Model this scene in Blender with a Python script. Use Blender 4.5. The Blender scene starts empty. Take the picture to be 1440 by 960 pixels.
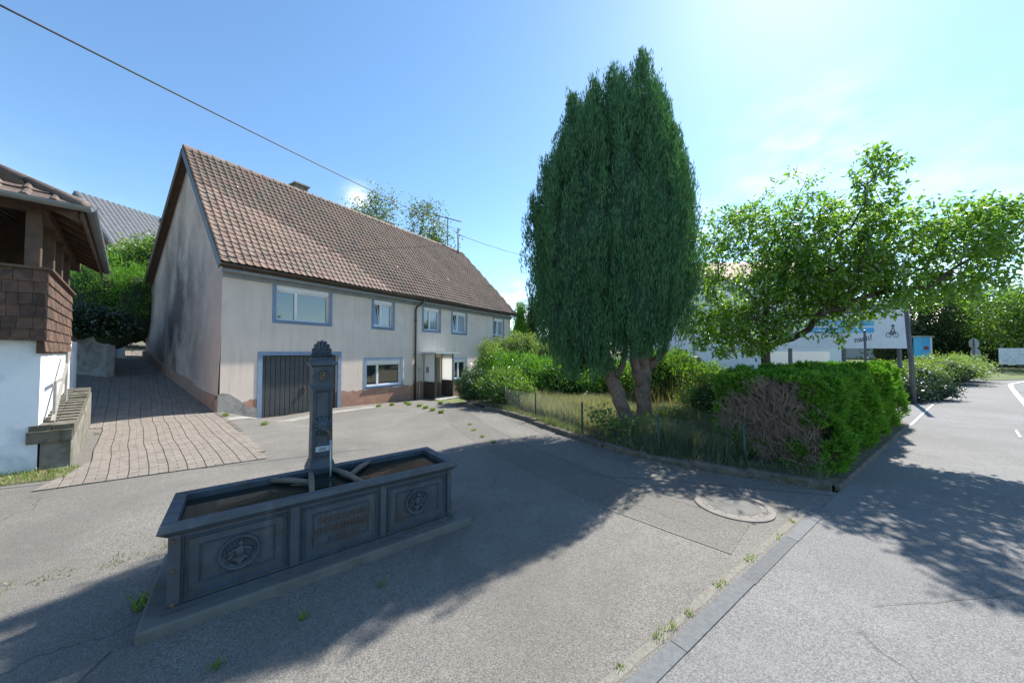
import bpy, bmesh, math, random
import numpy as np
from mathutils import Vector, Matrix
R = math.radians
rng = np.random.default_rng(7)
random.seed(7)
SC = bpy.context.scene
COL = SC.collection

# ------------------------------------------------------------------ camera, sky, sun, exposure
cam = bpy.data.cameras.new('camera'); camo = bpy.data.objects.new('camera', cam); COL.objects.link(camo)
camo.location = (0, 0, 1.75); camo.rotation_euler = (R(91.67), 0, 0)
cam.sensor_width = 36; cam.lens = 12.0; cam.clip_start = .05; cam.clip_end = 3000
SC.camera = camo
SUN_AZ = math.atan2(.67, .742); SUN_EL = R(47)          # azimuth measured from +Y towards +X
world = bpy.data.worlds.new('World'); SC.world = world; world.use_nodes = True
wn = world.node_tree; wn.nodes.clear()
w_out = wn.nodes.new('ShaderNodeOutputWorld'); w_bg = wn.nodes.new('ShaderNodeBackground')
sky = wn.nodes.new('ShaderNodeTexSky'); sky.sky_type = 'NISHITA'; sky.sun_disc = False
sky.sun_elevation = SUN_EL; sky.sun_rotation = SUN_AZ
sky.air_density = 1.0; sky.dust_density = .3; sky.ozone_density = 1.2; sky.altitude = 500
w_bg.inputs['Strength'].default_value = .125
# a few fair-weather clouds: noise puffs around given sky directions
tc = wn.nodes.new('ShaderNodeTexCoord')
def wnode(t, **k):
    n = wn.nodes.new(t)
    for a, b in k.items(): setattr(n, a, b)
    return n
nz = wnode('ShaderNodeTexNoise'); nz.inputs['Scale'].default_value = 9; nz.inputs['Detail'].default_value = 7; nz.inputs['Roughness'].default_value = .58
mp = wnode('ShaderNodeMapping'); mp.inputs['Scale'].default_value = (1, 1, 2.2)
wn.links.new(tc.outputs['Generated'], mp.inputs['Vector']); wn.links.new(mp.outputs[0], nz.inputs['Vector'])
total = None
for (dx, dz, sharp, amt) in ((.89, .60, 70, .28), (.72, .42, 130, .30), (.98, .40, 130, .34), (.015, .155, 900, 1.0), (-.46, .45, 1500, .9), (.045, .10, 1500, .9), (.5, .36, 220, .5), (1.35, .3, 30, .25), (-1.6, .2, 40, .2), (.2, -.0, 1, 0)):
    v = Vector((dx, 1, dz)).normalized()
    d = wnode('ShaderNodeVectorMath', operation='DISTANCE'); d.inputs[1].default_value = v
    nrm = wnode('ShaderNodeVectorMath', operation='NORMALIZE'); wn.links.new(tc.outputs['Generated'], nrm.inputs[0]); wn.links.new(nrm.outputs[0], d.inputs[0])
    sq = wnode('ShaderNodeMath', operation='POWER'); sq.inputs[1].default_value = 2; wn.links.new(d.outputs['Value'], sq.inputs[0])
    ml = wnode('ShaderNodeMath', operation='MULTIPLY'); ml.inputs[1].default_value = -sharp; wn.links.new(sq.outputs[0], ml.inputs[0])
    ex = wnode('ShaderNodeMath', operation='EXPONENT'); wn.links.new(ml.outputs[0], ex.inputs[0])
    am = wnode('ShaderNodeMath', operation='MULTIPLY'); am.inputs[1].default_value = amt; wn.links.new(ex.outputs[0], am.inputs[0])
    if total is None: total = am
    else:
        ad = wnode('ShaderNodeMath', operation='MAXIMUM'); wn.links.new(total.outputs[0], ad.inputs[0]); wn.links.new(am.outputs[0], ad.inputs[1]); total = ad
ns = wnode('ShaderNodeMapRange'); ns.inputs[1].default_value = .36; ns.inputs[2].default_value = .66; wn.links.new(nz.outputs['Fac'], ns.inputs[0])
cm = wnode('ShaderNodeMath', operation='MULTIPLY'); wn.links.new(total.outputs[0], cm.inputs[0]); wn.links.new(ns.outputs[0], cm.inputs[1])
mx = wnode('ShaderNodeMix', data_type='RGBA'); mx.inputs[7].default_value = (8.6, 8.8, 9.2, 1)
hs = wnode('ShaderNodeHueSaturation'); hs.inputs['Saturation'].default_value = 1.06; wn.links.new(sky.outputs[0], hs.inputs['Color'])
gm = wnode('ShaderNodeMix', data_type='RGBA'); gm.blend_type = 'MULTIPLY'; gm.inputs[0].default_value = 1; gm.inputs[7].default_value = (.90, 1.03, 1.05, 1); wn.links.new(hs.outputs[0], gm.inputs[6])
wn.links.new(cm.outputs[0], mx.inputs[0]); wn.links.new(gm.outputs[2], mx.inputs[6])
wn.links.new(mx.outputs[2], w_bg.inputs['Color']); wn.links.new(w_bg.outputs[0], w_out.inputs['Surface'])
sun = bpy.data.lights.new('sun', 'SUN'); sun.energy = 5.0; sun.angle = R(.53); sun.color = (1, .955, .88)
suno = bpy.data.objects.new('sun', sun); COL.objects.link(suno)
sv = Vector((math.sin(SUN_AZ) * math.cos(SUN_EL), math.cos(SUN_AZ) * math.cos(SUN_EL), math.sin(SUN_EL)))
suno.rotation_euler = sv.to_track_quat('Z', 'Y').to_euler(); suno.location = sv * 60
SC.view_settings.view_transform = 'Standard'; SC.view_settings.look = 'None'; SC.view_settings.gamma = 1
SC.view_settings.exposure = 1.0; SC.view_settings.use_curve_mapping = False

# ------------------------------------------------------------------ materials
def nodes_of(name):
    m = bpy.data.materials.new(name); m.use_nodes = True
    nt = m.node_tree; b = nt.nodes['Principled BSDF']
    return m, nt, b
def noise(nt, scale, detail=4, rough=.55, vec=None, dist=0):
    n = nt.nodes.new('ShaderNodeTexNoise'); n.inputs['Scale'].default_value = scale; n.inputs['Detail'].default_value = detail
    n.inputs['Roughness'].default_value = rough; n.inputs['Distortion'].default_value = dist
    if vec is not None: nt.links.new(vec, n.inputs['Vector'])
    return n.outputs['Fac']
def ramp(nt, fac, stops):
    r = nt.nodes.new('ShaderNodeValToRGB'); els = r.color_ramp.elements
    while len(els) < len(stops): els.new(.5)
    for e, (p, c) in zip(els, stops): e.position = p; e.color = tuple(c) + (1,) if len(c) == 3 else c
    nt.links.new(fac, r.inputs[0]); return r.outputs[0]
def mixc(nt, fac, a, b, mode='MIX'):
    m = nt.nodes.new('ShaderNodeMix'); m.data_type = 'RGBA'; m.blend_type = mode
    for s, v in ((0, fac), (6, a), (7, b)):
        if isinstance(v, (int, float)): m.inputs[s].default_value = v
        elif isinstance(v, (tuple, list)): m.inputs[s].default_value = tuple(v) + (1,)
        else: nt.links.new(v, m.inputs[s])
    return m.outputs[2]
def math_(nt, op, a, b=0, clamp=False):
    m = nt.nodes.new('ShaderNodeMath'); m.operation = op; m.use_clamp = clamp
    for i, v in enumerate((a, b)):
        if isinstance(v, (int, float)): m.inputs[i].default_value = v
        else: nt.links.new(v, m.inputs[i])
    return m.outputs[0]
def mapr(nt, v, a, b, c=0., d=1.):
    m = nt.nodes.new('ShaderNodeMapRange'); nt.links.new(v, m.inputs[0])
    for i, x in enumerate((a, b, c, d)): m.inputs[1 + i].default_value = x
    return m.outputs[0]
def pos(nt): return nt.nodes.new('ShaderNodeNewGeometry').outputs['Position']
def objc(nt): return nt.nodes.new('ShaderNodeTexCoord').outputs['Object']
def bump(nt, b, h, strength=.4, dist=.01):
    n = nt.nodes.new('ShaderNodeBump'); n.inputs['Strength'].default_value = strength; n.inputs['Distance'].default_value = dist
    nt.links.new(h, n.inputs['Height']); nt.links.new(n.outputs[0], b.inputs['Normal'])
def pmat(name, c1, c2, scale=6, rough=.8, bmp=.3, bscale=60, metal=0, island=0., c3=None, spec=.5, coord=None, bdist=.01):
    m, nt, b = nodes_of(name)
    v = (coord or pos)(nt)
    col = ramp(nt, noise(nt, scale, 6, .6, v), [(.3, c1), (.7, c2)])
    if c3: col = mixc(nt, mapr(nt, noise(nt, scale * .35 + .7, 5, .65, v, .4), .5, .68), col, c3)
    if island:
        g = nt.nodes.new('ShaderNodeNewGeometry'); oi = nt.nodes.new('ShaderNodeObjectInfo')
        rr = math_(nt, 'FRACT', math_(nt, 'ADD', g.outputs['Random Per Island'], math_(nt, 'MULTIPLY', oi.outputs['Random'], 7.31)))
        col = mixc(nt, 1.0, col, ramp(nt, rr, [(0, (1 - island,) * 3), (1, (1 + island * .0,) * 3)]), 'MULTIPLY')
    nt.links.new(col, b.inputs['Base Color']); b.inputs['Roughness'].default_value = rough; b.inputs['Metallic'].default_value = metal
    b.inputs['Specular IOR Level'].default_value = spec
    if bmp: bump(nt, b, noise(nt, bscale, 5, .65, v), bmp, bdist)
    return m
def leafmat(name, c1, c2, c3=None, trans=.35, gloss=.06, grough=.4, tint=(1.6, 1.75, .55)):
    m = bpy.data.materials.new(name); m.use_nodes = True; nt = m.node_tree; nt.nodes.clear()
    out = nt.nodes.new('ShaderNodeOutputMaterial'); g = nt.nodes.new('ShaderNodeNewGeometry')
    st = [(0, c1), (.75, c2)] + ([(1, c3)] if c3 else [])
    n1 = noise(nt, 1.6, 3, .5, g.outputs['Position'])
    f = math_(nt, 'ADD', math_(nt, 'MULTIPLY', g.outputs['Random Per Island'], .65), math_(nt, 'MULTIPLY', n1, .45), True)
    c = ramp(nt, f, st)
    di = nt.nodes.new('ShaderNodeBsdfDiffuse'); tr = nt.nodes.new('ShaderNodeBsdfTranslucent'); gl = nt.nodes.new('ShaderNodeBsdfGlossy')
    gl.inputs['Roughness'].default_value = grough
    nt.links.new(c, di.inputs['Color'])
    ct = mixc(nt, 1., c, tint, 'MULTIPLY'); nt.links.new(ct, tr.inputs['Color'])
    a = nt.nodes.new('ShaderNodeMixShader'); a.inputs[0].default_value = trans; nt.links.new(di.outputs[0], a.inputs[1]); nt.links.new(tr.outputs[0], a.inputs[2])
    b = nt.nodes.new('ShaderNodeMixShader'); b.inputs[0].default_value = gloss; nt.links.new(a.outputs[0], b.inputs[1]); nt.links.new(gl.outputs[0], b.inputs[2])
    nt.links.new(b.outputs[0], out.inputs['Surface']); return m

def asphalt(name, base, dark, light, agg=1.0, stain=.5):
    m, nt, b = nodes_of(name); v = pos(nt)
    vo = nt.nodes.new('ShaderNodeTexVoronoi'); vo.inputs['Scale'].default_value = 150; nt.links.new(v, vo.inputs['Vector'])
    sepc = nt.nodes.new('ShaderNodeSeparateColor'); nt.links.new(vo.outputs['Color'], sepc.inputs[0])
    col = ramp(nt, sepc.outputs[0], [(0, dark), (.5, base), (1, light)])
    big = noise(nt, .55, 6, .62, v, .5)
    col = mixc(nt, mapr(nt, big, .38, .7, 0, stain), col, tuple(x * .62 for x in base))
    mid = noise(nt, 2.3, 6, .7, v)
    col = mixc(nt, mapr(nt, mid, .52, .75, 0, .45), col, tuple(min(1, x * 1.35) for x in base))
    huge = noise(nt, .21, 5, .6, v, .8)
    col = mixc(nt, mapr(nt, huge, .46, .62, 0, .45), col, tuple(x * .7 for x in base))
    col = mixc(nt, mapr(nt, noise(nt, 1.1, 7, .75, v, 1.2), .58, .72, 0, .4), col, tuple(min(1, x * 1.3) for x in base))
    blot = noise(nt, 7, 3, .5, v)
    col = mixc(nt, mapr(nt, blot, .66, .74, 0, .35), col, tuple(x * .55 for x in base))
    cr = nt.nodes.new('ShaderNodeTexVoronoi'); cr.feature = 'DISTANCE_TO_EDGE'; cr.inputs['Scale'].default_value = .42
    wv = nt.nodes.new('ShaderNodeVectorMath'); wv.operation = 'ADD'; nv = nt.nodes.new('ShaderNodeTexNoise'); nv.inputs['Scale'].default_value = 2.5; nv.inputs['Detail'].default_value = 6
    nt.links.new(v, nv.inputs['Vector']); sc = nt.nodes.new('ShaderNodeVectorMath'); sc.operation = 'SCALE'; sc.inputs['Scale'].default_value = .6
    nt.links.new(nv.outputs['Color'], sc.inputs[0]); nt.links.new(v, wv.inputs[0]); nt.links.new(sc.outputs[0], wv.inputs[1]); nt.links.new(wv.outputs[0], cr.inputs['Vector'])
    crack = math_(nt, 'MULTIPLY', mapr(nt, cr.outputs['Distance'], .0, .006, 1, 0), mapr(nt, noise(nt, .8, 2, .5, v), .5, .6))
    col = mixc(nt, math_(nt, 'MULTIPLY', crack, .7), col, tuple(x * .3 for x in base))
    nt.links.new(col, b.inputs['Base Color']); b.inputs['Roughness'].default_value = .88; b.inputs['Specular IOR Level'].default_value = .35
    bump(nt, b, math_(nt, 'SUBTRACT', math_(nt, 'ADD', math_(nt, 'MULTIPLY', vo.outputs['Distance'], -1.), math_(nt, 'MULTIPLY', mid, .5)), crack), .55 * agg, .006)
    return m
M = {}
M['court'] = asphalt('court_asphalt', (.178, .165, .145), (.092, .086, .077), (.275, .256, .228), 1., .75)
M['road'] = asphalt('road_asphalt', (.18, .176, .17), (.108, .106, .103), (.265, .26, .252), .7, .55)
M['patch'] = asphalt('patch_asphalt', (.155, .142, .124), (.083, .077, .069), (.24, .222, .196))
M['street'] = asphalt('street_asphalt', (.16, .163, .168), (.09, .092, .095), (.25, .25, .25), .6, .3)
M['seam'] = pmat('joint_filler', (.25, .23, .19), (.14, .13, .11), 30, .95, .5, 80)
M['tar'] = pmat('tar_joint', (.05, .05, .05), (.1, .098, .095), 20, .85, .4, 80)
M['soil'] = pmat('soil', (.10, .085, .045), (.19, .16, .085), 5, 1, .6, 40)
M['groundgrass'] = pmat('meadow', (.05, .085, .02), (.12, .15, .04), 1.2, 1, .8, 30, c3=(.16, .15, .06))
M['granite'] = pmat('granite_setts', (.105, .112, .117), (.165, .17, .172), 24, .85, .4, 120, island=.25)
M['concrete'] = pmat('concrete', (.22, .215, .20), (.34, .33, .30), 5, .9, .4, 70, c3=(.15, .14, .12))
M['mossconcrete'] = pmat('mossy_concrete', (.12, .11, .09), (.22, .205, .175), 7, .95, .6, 50, c3=(.075, .08, .045))
M['roughedge'] = pmat('dirty_shaded_stone', (.07, .06, .045), (.17, .15, .12), 9, .95, .8, 40, c3=(.06, .065, .03))  # dirt on the garden edging; stands for shade on the stair coping
M['greyconcrete'] = pmat('grey_concrete', (.095, .09, .08), (.16, .153, .138), 6, .9, .4, 70, c3=(.13, .13, .12))
M['driftwood'] = pmat('wet_timber', (.11, .085, .062), (.2, .16, .12), 14, .8, .5, 60)
M['kerbc'] = pmat('kerb_concrete', (.5, .49, .46), (.62, .61, .58), 5, .85, .3, 70)
M['paint'] = pmat('road_paint', (.36, .36, .35), (.5, .5, .49), 14, .8, .2, 90, c3=(.24, .24, .235))
M['paver'] = pmat('paving_block', (.185, .158, .133), (.265, .228, .192), 9, .9, .5, 110, island=.14, c3=(.17, .15, .12))
M['slate'] = pmat('dark_iron_paint', (.04, .054, .068), (.066, .082, .098), 9, .5, .25, 70, c3=(.05, .048, .045), spec=.4)
m = M['slate']; nt = m.node_tree; b = nt.nodes['Principled BSDF']; v = pos(nt); old = b.inputs['Base Color'].links[0].from_socket
c_ = mixc(nt, mapr(nt, noise(nt, 6.5, 7, .72, v), .60, .74, 0, .75), old, (.085, .055, .04))
st = nt.nodes.new('ShaderNodeMapping'); st.inputs['Scale'].default_value = (14, 14, 1.2); nt.links.new(v, st.inputs[0])
c_ = mixc(nt, mapr(nt, noise(nt, 1., 6, .7, st.outputs[0]), .56, .72, 0, .5), c_, (.13, .15, .16)); nt.links.new(c_, b.inputs['Base Color'])
nt.links.new(mapr(nt, noise(nt, 8, 5, .6, v), .3, .7, .38, .68), b.inputs['Roughness'])
M['rust'] = pmat('rusty_iron', (.07, .045, .03), (.13, .085, .055), 14, .75, .4, 70)
M['lettering'] = pmat('letter_relief', (.095, .058, .045), (.075, .05, .04), 20, .6, .2, 70)
M['gold'] = pmat('aged_brass', (.16, .13, .07), (.24, .19, .1), 20, .5, .2, 70, metal=.4)
M['white'] = pmat('white_paint', (.7, .7, .69), (.78, .78, .77), 3, .5, .08, 60)
M['plate'] = pmat('pale_plate', (.36, .42, .46), (.46, .5, .52), 20, .4, 0)
M['bluetrim'] = pmat('blue_grey_trim', (.15, .225, .33), (.21, .29, .40), 5, .7, .2, 70)
M['soffit'] = pmat('grey_eave_board', (.2, .23, .25), (.28, .3, .31), 4, .7, .2, 60)
M['gutter'] = pmat('brown_gutter', (.045, .035, .03), (.075, .06, .05), 5, .45, .1, 60)
M['zinc'] = pmat('zinc', (.14, .16, .165), (.24, .26, .26), 5, .45, .1, 60, metal=.5)
M['garage'] = pmat('garage_door', (.045, .05, .054), (.065, .07, .074), 5, .5, .1, 60)
M['wood'] = pmat('dark_timber', (.055, .033, .021), (.11, .068, .043), 7, .75, .5, 60)
M['shingle'] = pmat('wood_shingle', (.085, .046, .030), (.19, .105, .068), 10, .8, .6, 70, island=.55, c3=(.05, .035, .028))
M['railing'] = pmat('weathered_rail', (.2, .19, .17), (.3, .28, .25), 12, .7, .2, 60)
M['white_wall'] = pmat('white_render', (.66, .70, .73), (.76, .78, .79), 1.7, .9, .5, 130, c3=(.5, .54, .57))
M['tile'] = pmat('roof_tile', (.185, .118, .088), (.26, .172, .13), 2.2, .8, .3, 90, island=.22, c3=(.14, .125, .095))
M['tile_left'] = pmat('old_tile', (.12, .08, .06), (.21, .15, .118), 6, .8, .35, 90, island=.4, c3=(.2, .17, .15))
M['glass'] = None
m, nt, b = nodes_of('window_glass'); b.inputs['Base Color'].default_value = (.02, .028, .034, 1); b.inputs['Roughness'].default_value = .03; b.inputs['Specular IOR Level'].default_value = .5; b.inputs['IOR'].default_value = 2.3; M['glass'] = m
m, nt, b = nodes_of('curtained_glass'); b.inputs['Base Color'].default_value = (.26, .32, .38, 1); b.inputs['Roughness'].default_value = .05; b.inputs['IOR'].default_value = 1.9; M['glasspale'] = m
m, nt, b = nodes_of('trough_water'); b.inputs['Base Color'].default_value = (.012, .018, .014, 1); b.inputs['Roughness'].default_value = .04; b.inputs['IOR'].default_value = 1.33
bump(nt, b, noise(nt, 14, 3, .5, pos(nt)), .05, .01); M['water'] = m
m, nt, b = nodes_of('water_jet'); b.inputs['Base Color'].default_value = (.8, .86, .9, 1); b.inputs['Roughness'].default_value = .08; b.inputs['Transmission Weight'].default_value = .7; b.inputs['IOR'].default_value = 1.33; M['jet'] = m
m = bpy.data.materials.new('milky_panel'); m.use_nodes = True; nt = m.node_tree; nt.nodes.clear()
o_ = nt.nodes.new('ShaderNodeOutputMaterial'); d_ = nt.nodes.new('ShaderNodeBsdfDiffuse'); t_ = nt.nodes.new('ShaderNodeBsdfTranslucent'); x_ = nt.nodes.new('ShaderNodeMixShader')
d_.inputs[0].default_value = (.8, .8, .78, 1); t_.inputs[0].default_value = (.9, .9, .88, 1); x_.inputs[0].default_value = .6
nt.links.new(d_.outputs[0], x_.inputs[1]); nt.links.new(t_.outputs[0], x_.inputs[2]); nt.links.new(x_.outputs[0], o_.inputs[0]); M['milky'] = m
# house render: grey-pink roughcast; plinth zone of exposed reddish plaster near the ground, dark weather stains on the gable
def wallmat(name, stain):
    m, nt, b = nodes_of(name); v = objc(nt); sp = nt.nodes.new('ShaderNodeSeparateXYZ'); nt.links.new(v, sp.inputs[0])
    col = ramp(nt, noise(nt, 1.3, 6, .6, v), [(.3, (.67, .555, .465) if not stain else (.64, .475, .40)), (.7, (.78, .66, .555) if not stain else (.74, .565, .48))])  # gable base redder: warm bounce off pavers and white house put into colour
    col = mixc(nt, mapr(nt, noise(nt, 55, 3, .6, v), .4, .7, 0, .3), col, (.36, .315, .28))
    sk = nt.nodes.new('ShaderNodeMapping'); sk.inputs['Scale'].default_value = (5, 5, .35); nt.links.new(v, sk.inputs[0])
    col = mixc(nt, mapr(nt, noise(nt, 1.2, 5, .7, sk.outputs[0]), .5, .75, 0, .4), col, (.36, .32, .28))
    col = mixc(nt, mapr(nt, noise(nt, .6, 4, .6, v), .55, .7, 0, .3), col, (.6, .55, .5))
    if stain:
        st = nt.nodes.new('ShaderNodeMapping'); st.inputs['Scale'].default_value = (1, 1, .55); nt.links.new(v, st.inputs[0])
        big = noise(nt, .85, 7, .68, st.outputs[0], .3)
        yy = math_(nt, 'SUBTRACT', 1, math_(nt, 'ABSOLUTE', math_(nt, 'MULTIPLY', math_(nt, 'SUBTRACT', sp.outputs[1], 4.0), .26)), True)
        zz = mapr(nt, sp.outputs[2], 7.6, 4.5)
        f = math_(nt, 'MULTIPLY', math_(nt, 'MULTIPLY', mapr(nt, big, .30, .60), yy), math_(nt, 'ADD', math_(nt, 'MULTIPLY', zz, .6), .4))
        col = mixc(nt, math_(nt, 'MULTIPLY', f, 1.15, True), col, (.14, .115, .102))
    else:
        zt = math_(nt, 'ADD', sp.outputs[2], math_(nt, 'MULTIPLY', noise(nt, 1.1, 6, .65, v), -.75))
        pl = mapr(nt, zt, -.12, -.16)
        pc = ramp(nt, noise(nt, 3.2, 6, .7, v), [(.32, (.27, .26, .235)), (.45, (.36, .2, .14)), (.7, (.46, .29, .21))])
        col = mixc(nt, pl, col, pc)
    nt.links.new(col, b.inputs['Base Color']); b.inputs['Roughness'].default_value = .95; b.inputs['Specular IOR Level'].default_value = .2
    bump(nt, b, noise(nt, 60, 4, .6, v), .5, .012); return m
M['wall'] = wallmat('house_roughcast', False); M['gable'] = wallmat('gable_roughcast', True)
M['plinth'] = pmat('red_plinth', (.30, .17, .12), (.42, .26, .19), 3, .95, .5, 60, c3=(.26, .24, .21))
M['bark'] = pmat('bark', (.10, .07, .052), (.2, .15, .12), 14, .95, .9, 45, c3=(.07, .055, .045))
M['yewbark'] = pmat('yew_bark', (.13, .085, .062), (.26, .185, .145), 16, .9, 1., 40, c3=(.1, .075, .06))
M['cherrybark'] = pmat('cherry_bark', (.055, .04, .034), (.11, .08, .065), 14, .8, .6, 45)
M['deadtwig'] = pmat('dead_twigs', (.24, .175, .13), (.42, .32, .24), 9, .95, 0, island=.4)
M['yew'] = leafmat('yew_needles', (.034, .10, .045), (.075, .18, .075), (.125, .245, .09), .18, .02, .5)
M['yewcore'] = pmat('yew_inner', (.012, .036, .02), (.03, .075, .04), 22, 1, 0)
M['thuja'] = leafmat('thuja_scales', (.055, .14, .016), (.125, .275, .03), (.21, .38, .045), .35, .02, .5)
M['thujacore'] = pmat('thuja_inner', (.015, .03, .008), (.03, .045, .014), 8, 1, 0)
M['cherryleaf'] = leafmat('cherry_leaf', (.075, .155, .028), (.155, .275, .045), (.27, .38, .07), .52, .07, .35)
M['laurel'] = leafmat('laurel_leaf', (.045, .12, .015), (.11, .24, .028), (.2, .34, .045), .38, .07, .3)
M['box'] = leafmat('box_leaf', (.016, .05, .01), (.05, .115, .02), (.1, .18, .03), .2, .07, .35)
M['shrub'] = leafmat('shrub_leaf', (.05, .11, .02), (.12, .21, .04), (.22, .31, .07), .4, .05)
M['pale'] = leafmat('pale_leaf', (.09, .15, .045), (.2, .27, .09), (.3, .35, .15), .35, .04)
M['birch'] = leafmat('birch_leaf', (.06, .09, .025), (.12, .16, .045), (.18, .21, .07), .4, .04)
M['darkleaf'] = leafmat('dark_leaf', (.012, .03, .01), (.03, .06, .016), (.05, .09, .02), .25, .04)
M['ivy'] = leafmat('ivy_leaf', (.012, .03, .012), (.028, .055, .02), (.05, .085, .03), .2, .08, .3)
M['grass'] = leafmat('grass_blade', (.12, .15, .075), (.29, .28, .165), (.54, .47, .32), .4, .02, .4, (1.25, 1.3, .85))
M['weed'] = leafmat('weed_leaf', (.085, .145, .03), (.17, .235, .06), (.27, .3, .1), .4, .03)
M['greyweed'] = leafmat('grey_weed', (.07, .1, .06), (.15, .18, .11), (.3, .28, .18), .35, .02)
M['straw'] = leafmat('dry_stalk', (.25, .2, .1), (.38, .31, .17), (.45, .38, .22), .3, .02)
M['petal'] = pmat('white_petal', (.75, .74, .7), (.8, .78, .76), 5, .7, 0)
M['bgwall'] = pmat('pale_render', (.62, .64, .68), (.7, .71, .74), .6, .9, .1, 60)
M['bgroof'] = pmat('grey_roof', (.06, .066, .075), (.10, .105, .115), 3, .5, .2, 40)
M['redtrim'] = pmat('red_timber', (.16, .03, .025), (.22, .045, .035), 5, .8, .2, 40)
M['redroof'] = pmat('red_roof', (.22, .1, .07), (.3, .15, .11), 3, .8, .2, 40)
M['darkwin'] = pmat('dark_window', (.03, .035, .045), (.05, .055, .065), 2, .15, 0)
M['pole'] = pmat('grey_pole', (.075, .08, .09), (.12, .127, .138), 6, .7, .2, 60)
M['signback'] = pmat('sign_back', (.2, .21, .22), (.28, .29, .3), 6, .6, .1, 60)
M['signwhite'] = pmat('sign_white', (.5, .52, .55), (.58, .6, .63), 2, .6, .05, 60)
M['signblue'] = pmat('sign_blue', (.02, .28, .55), (.03, .33, .62), 3, .5, 0)
M['ink'] = pmat('dark_ink', (.03, .04, .06), (.05, .06, .08), 5, .6, 0)
M['steelgreen'] = pmat('green_post', (.02, .05, .035), (.04, .075, .05), 9, .6, .2, 60)
M['wire'] = pmat('fence_wire', (.09, .12, .1), (.14, .17, .14), 9, .5, 0)
M['cable'] = pmat('black_cable', (.012, .012, .014), (.025, .025, .028), 9, .6, 0)
M['iron'] = pmat('cast_iron', (.1, .085, .075), (.17, .15, .135), 14, .7, .5, 90)
M['carblue'] = pmat('car_paint', (.02, .035, .08), (.025, .04, .09), 2, .2, 0)

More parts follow.
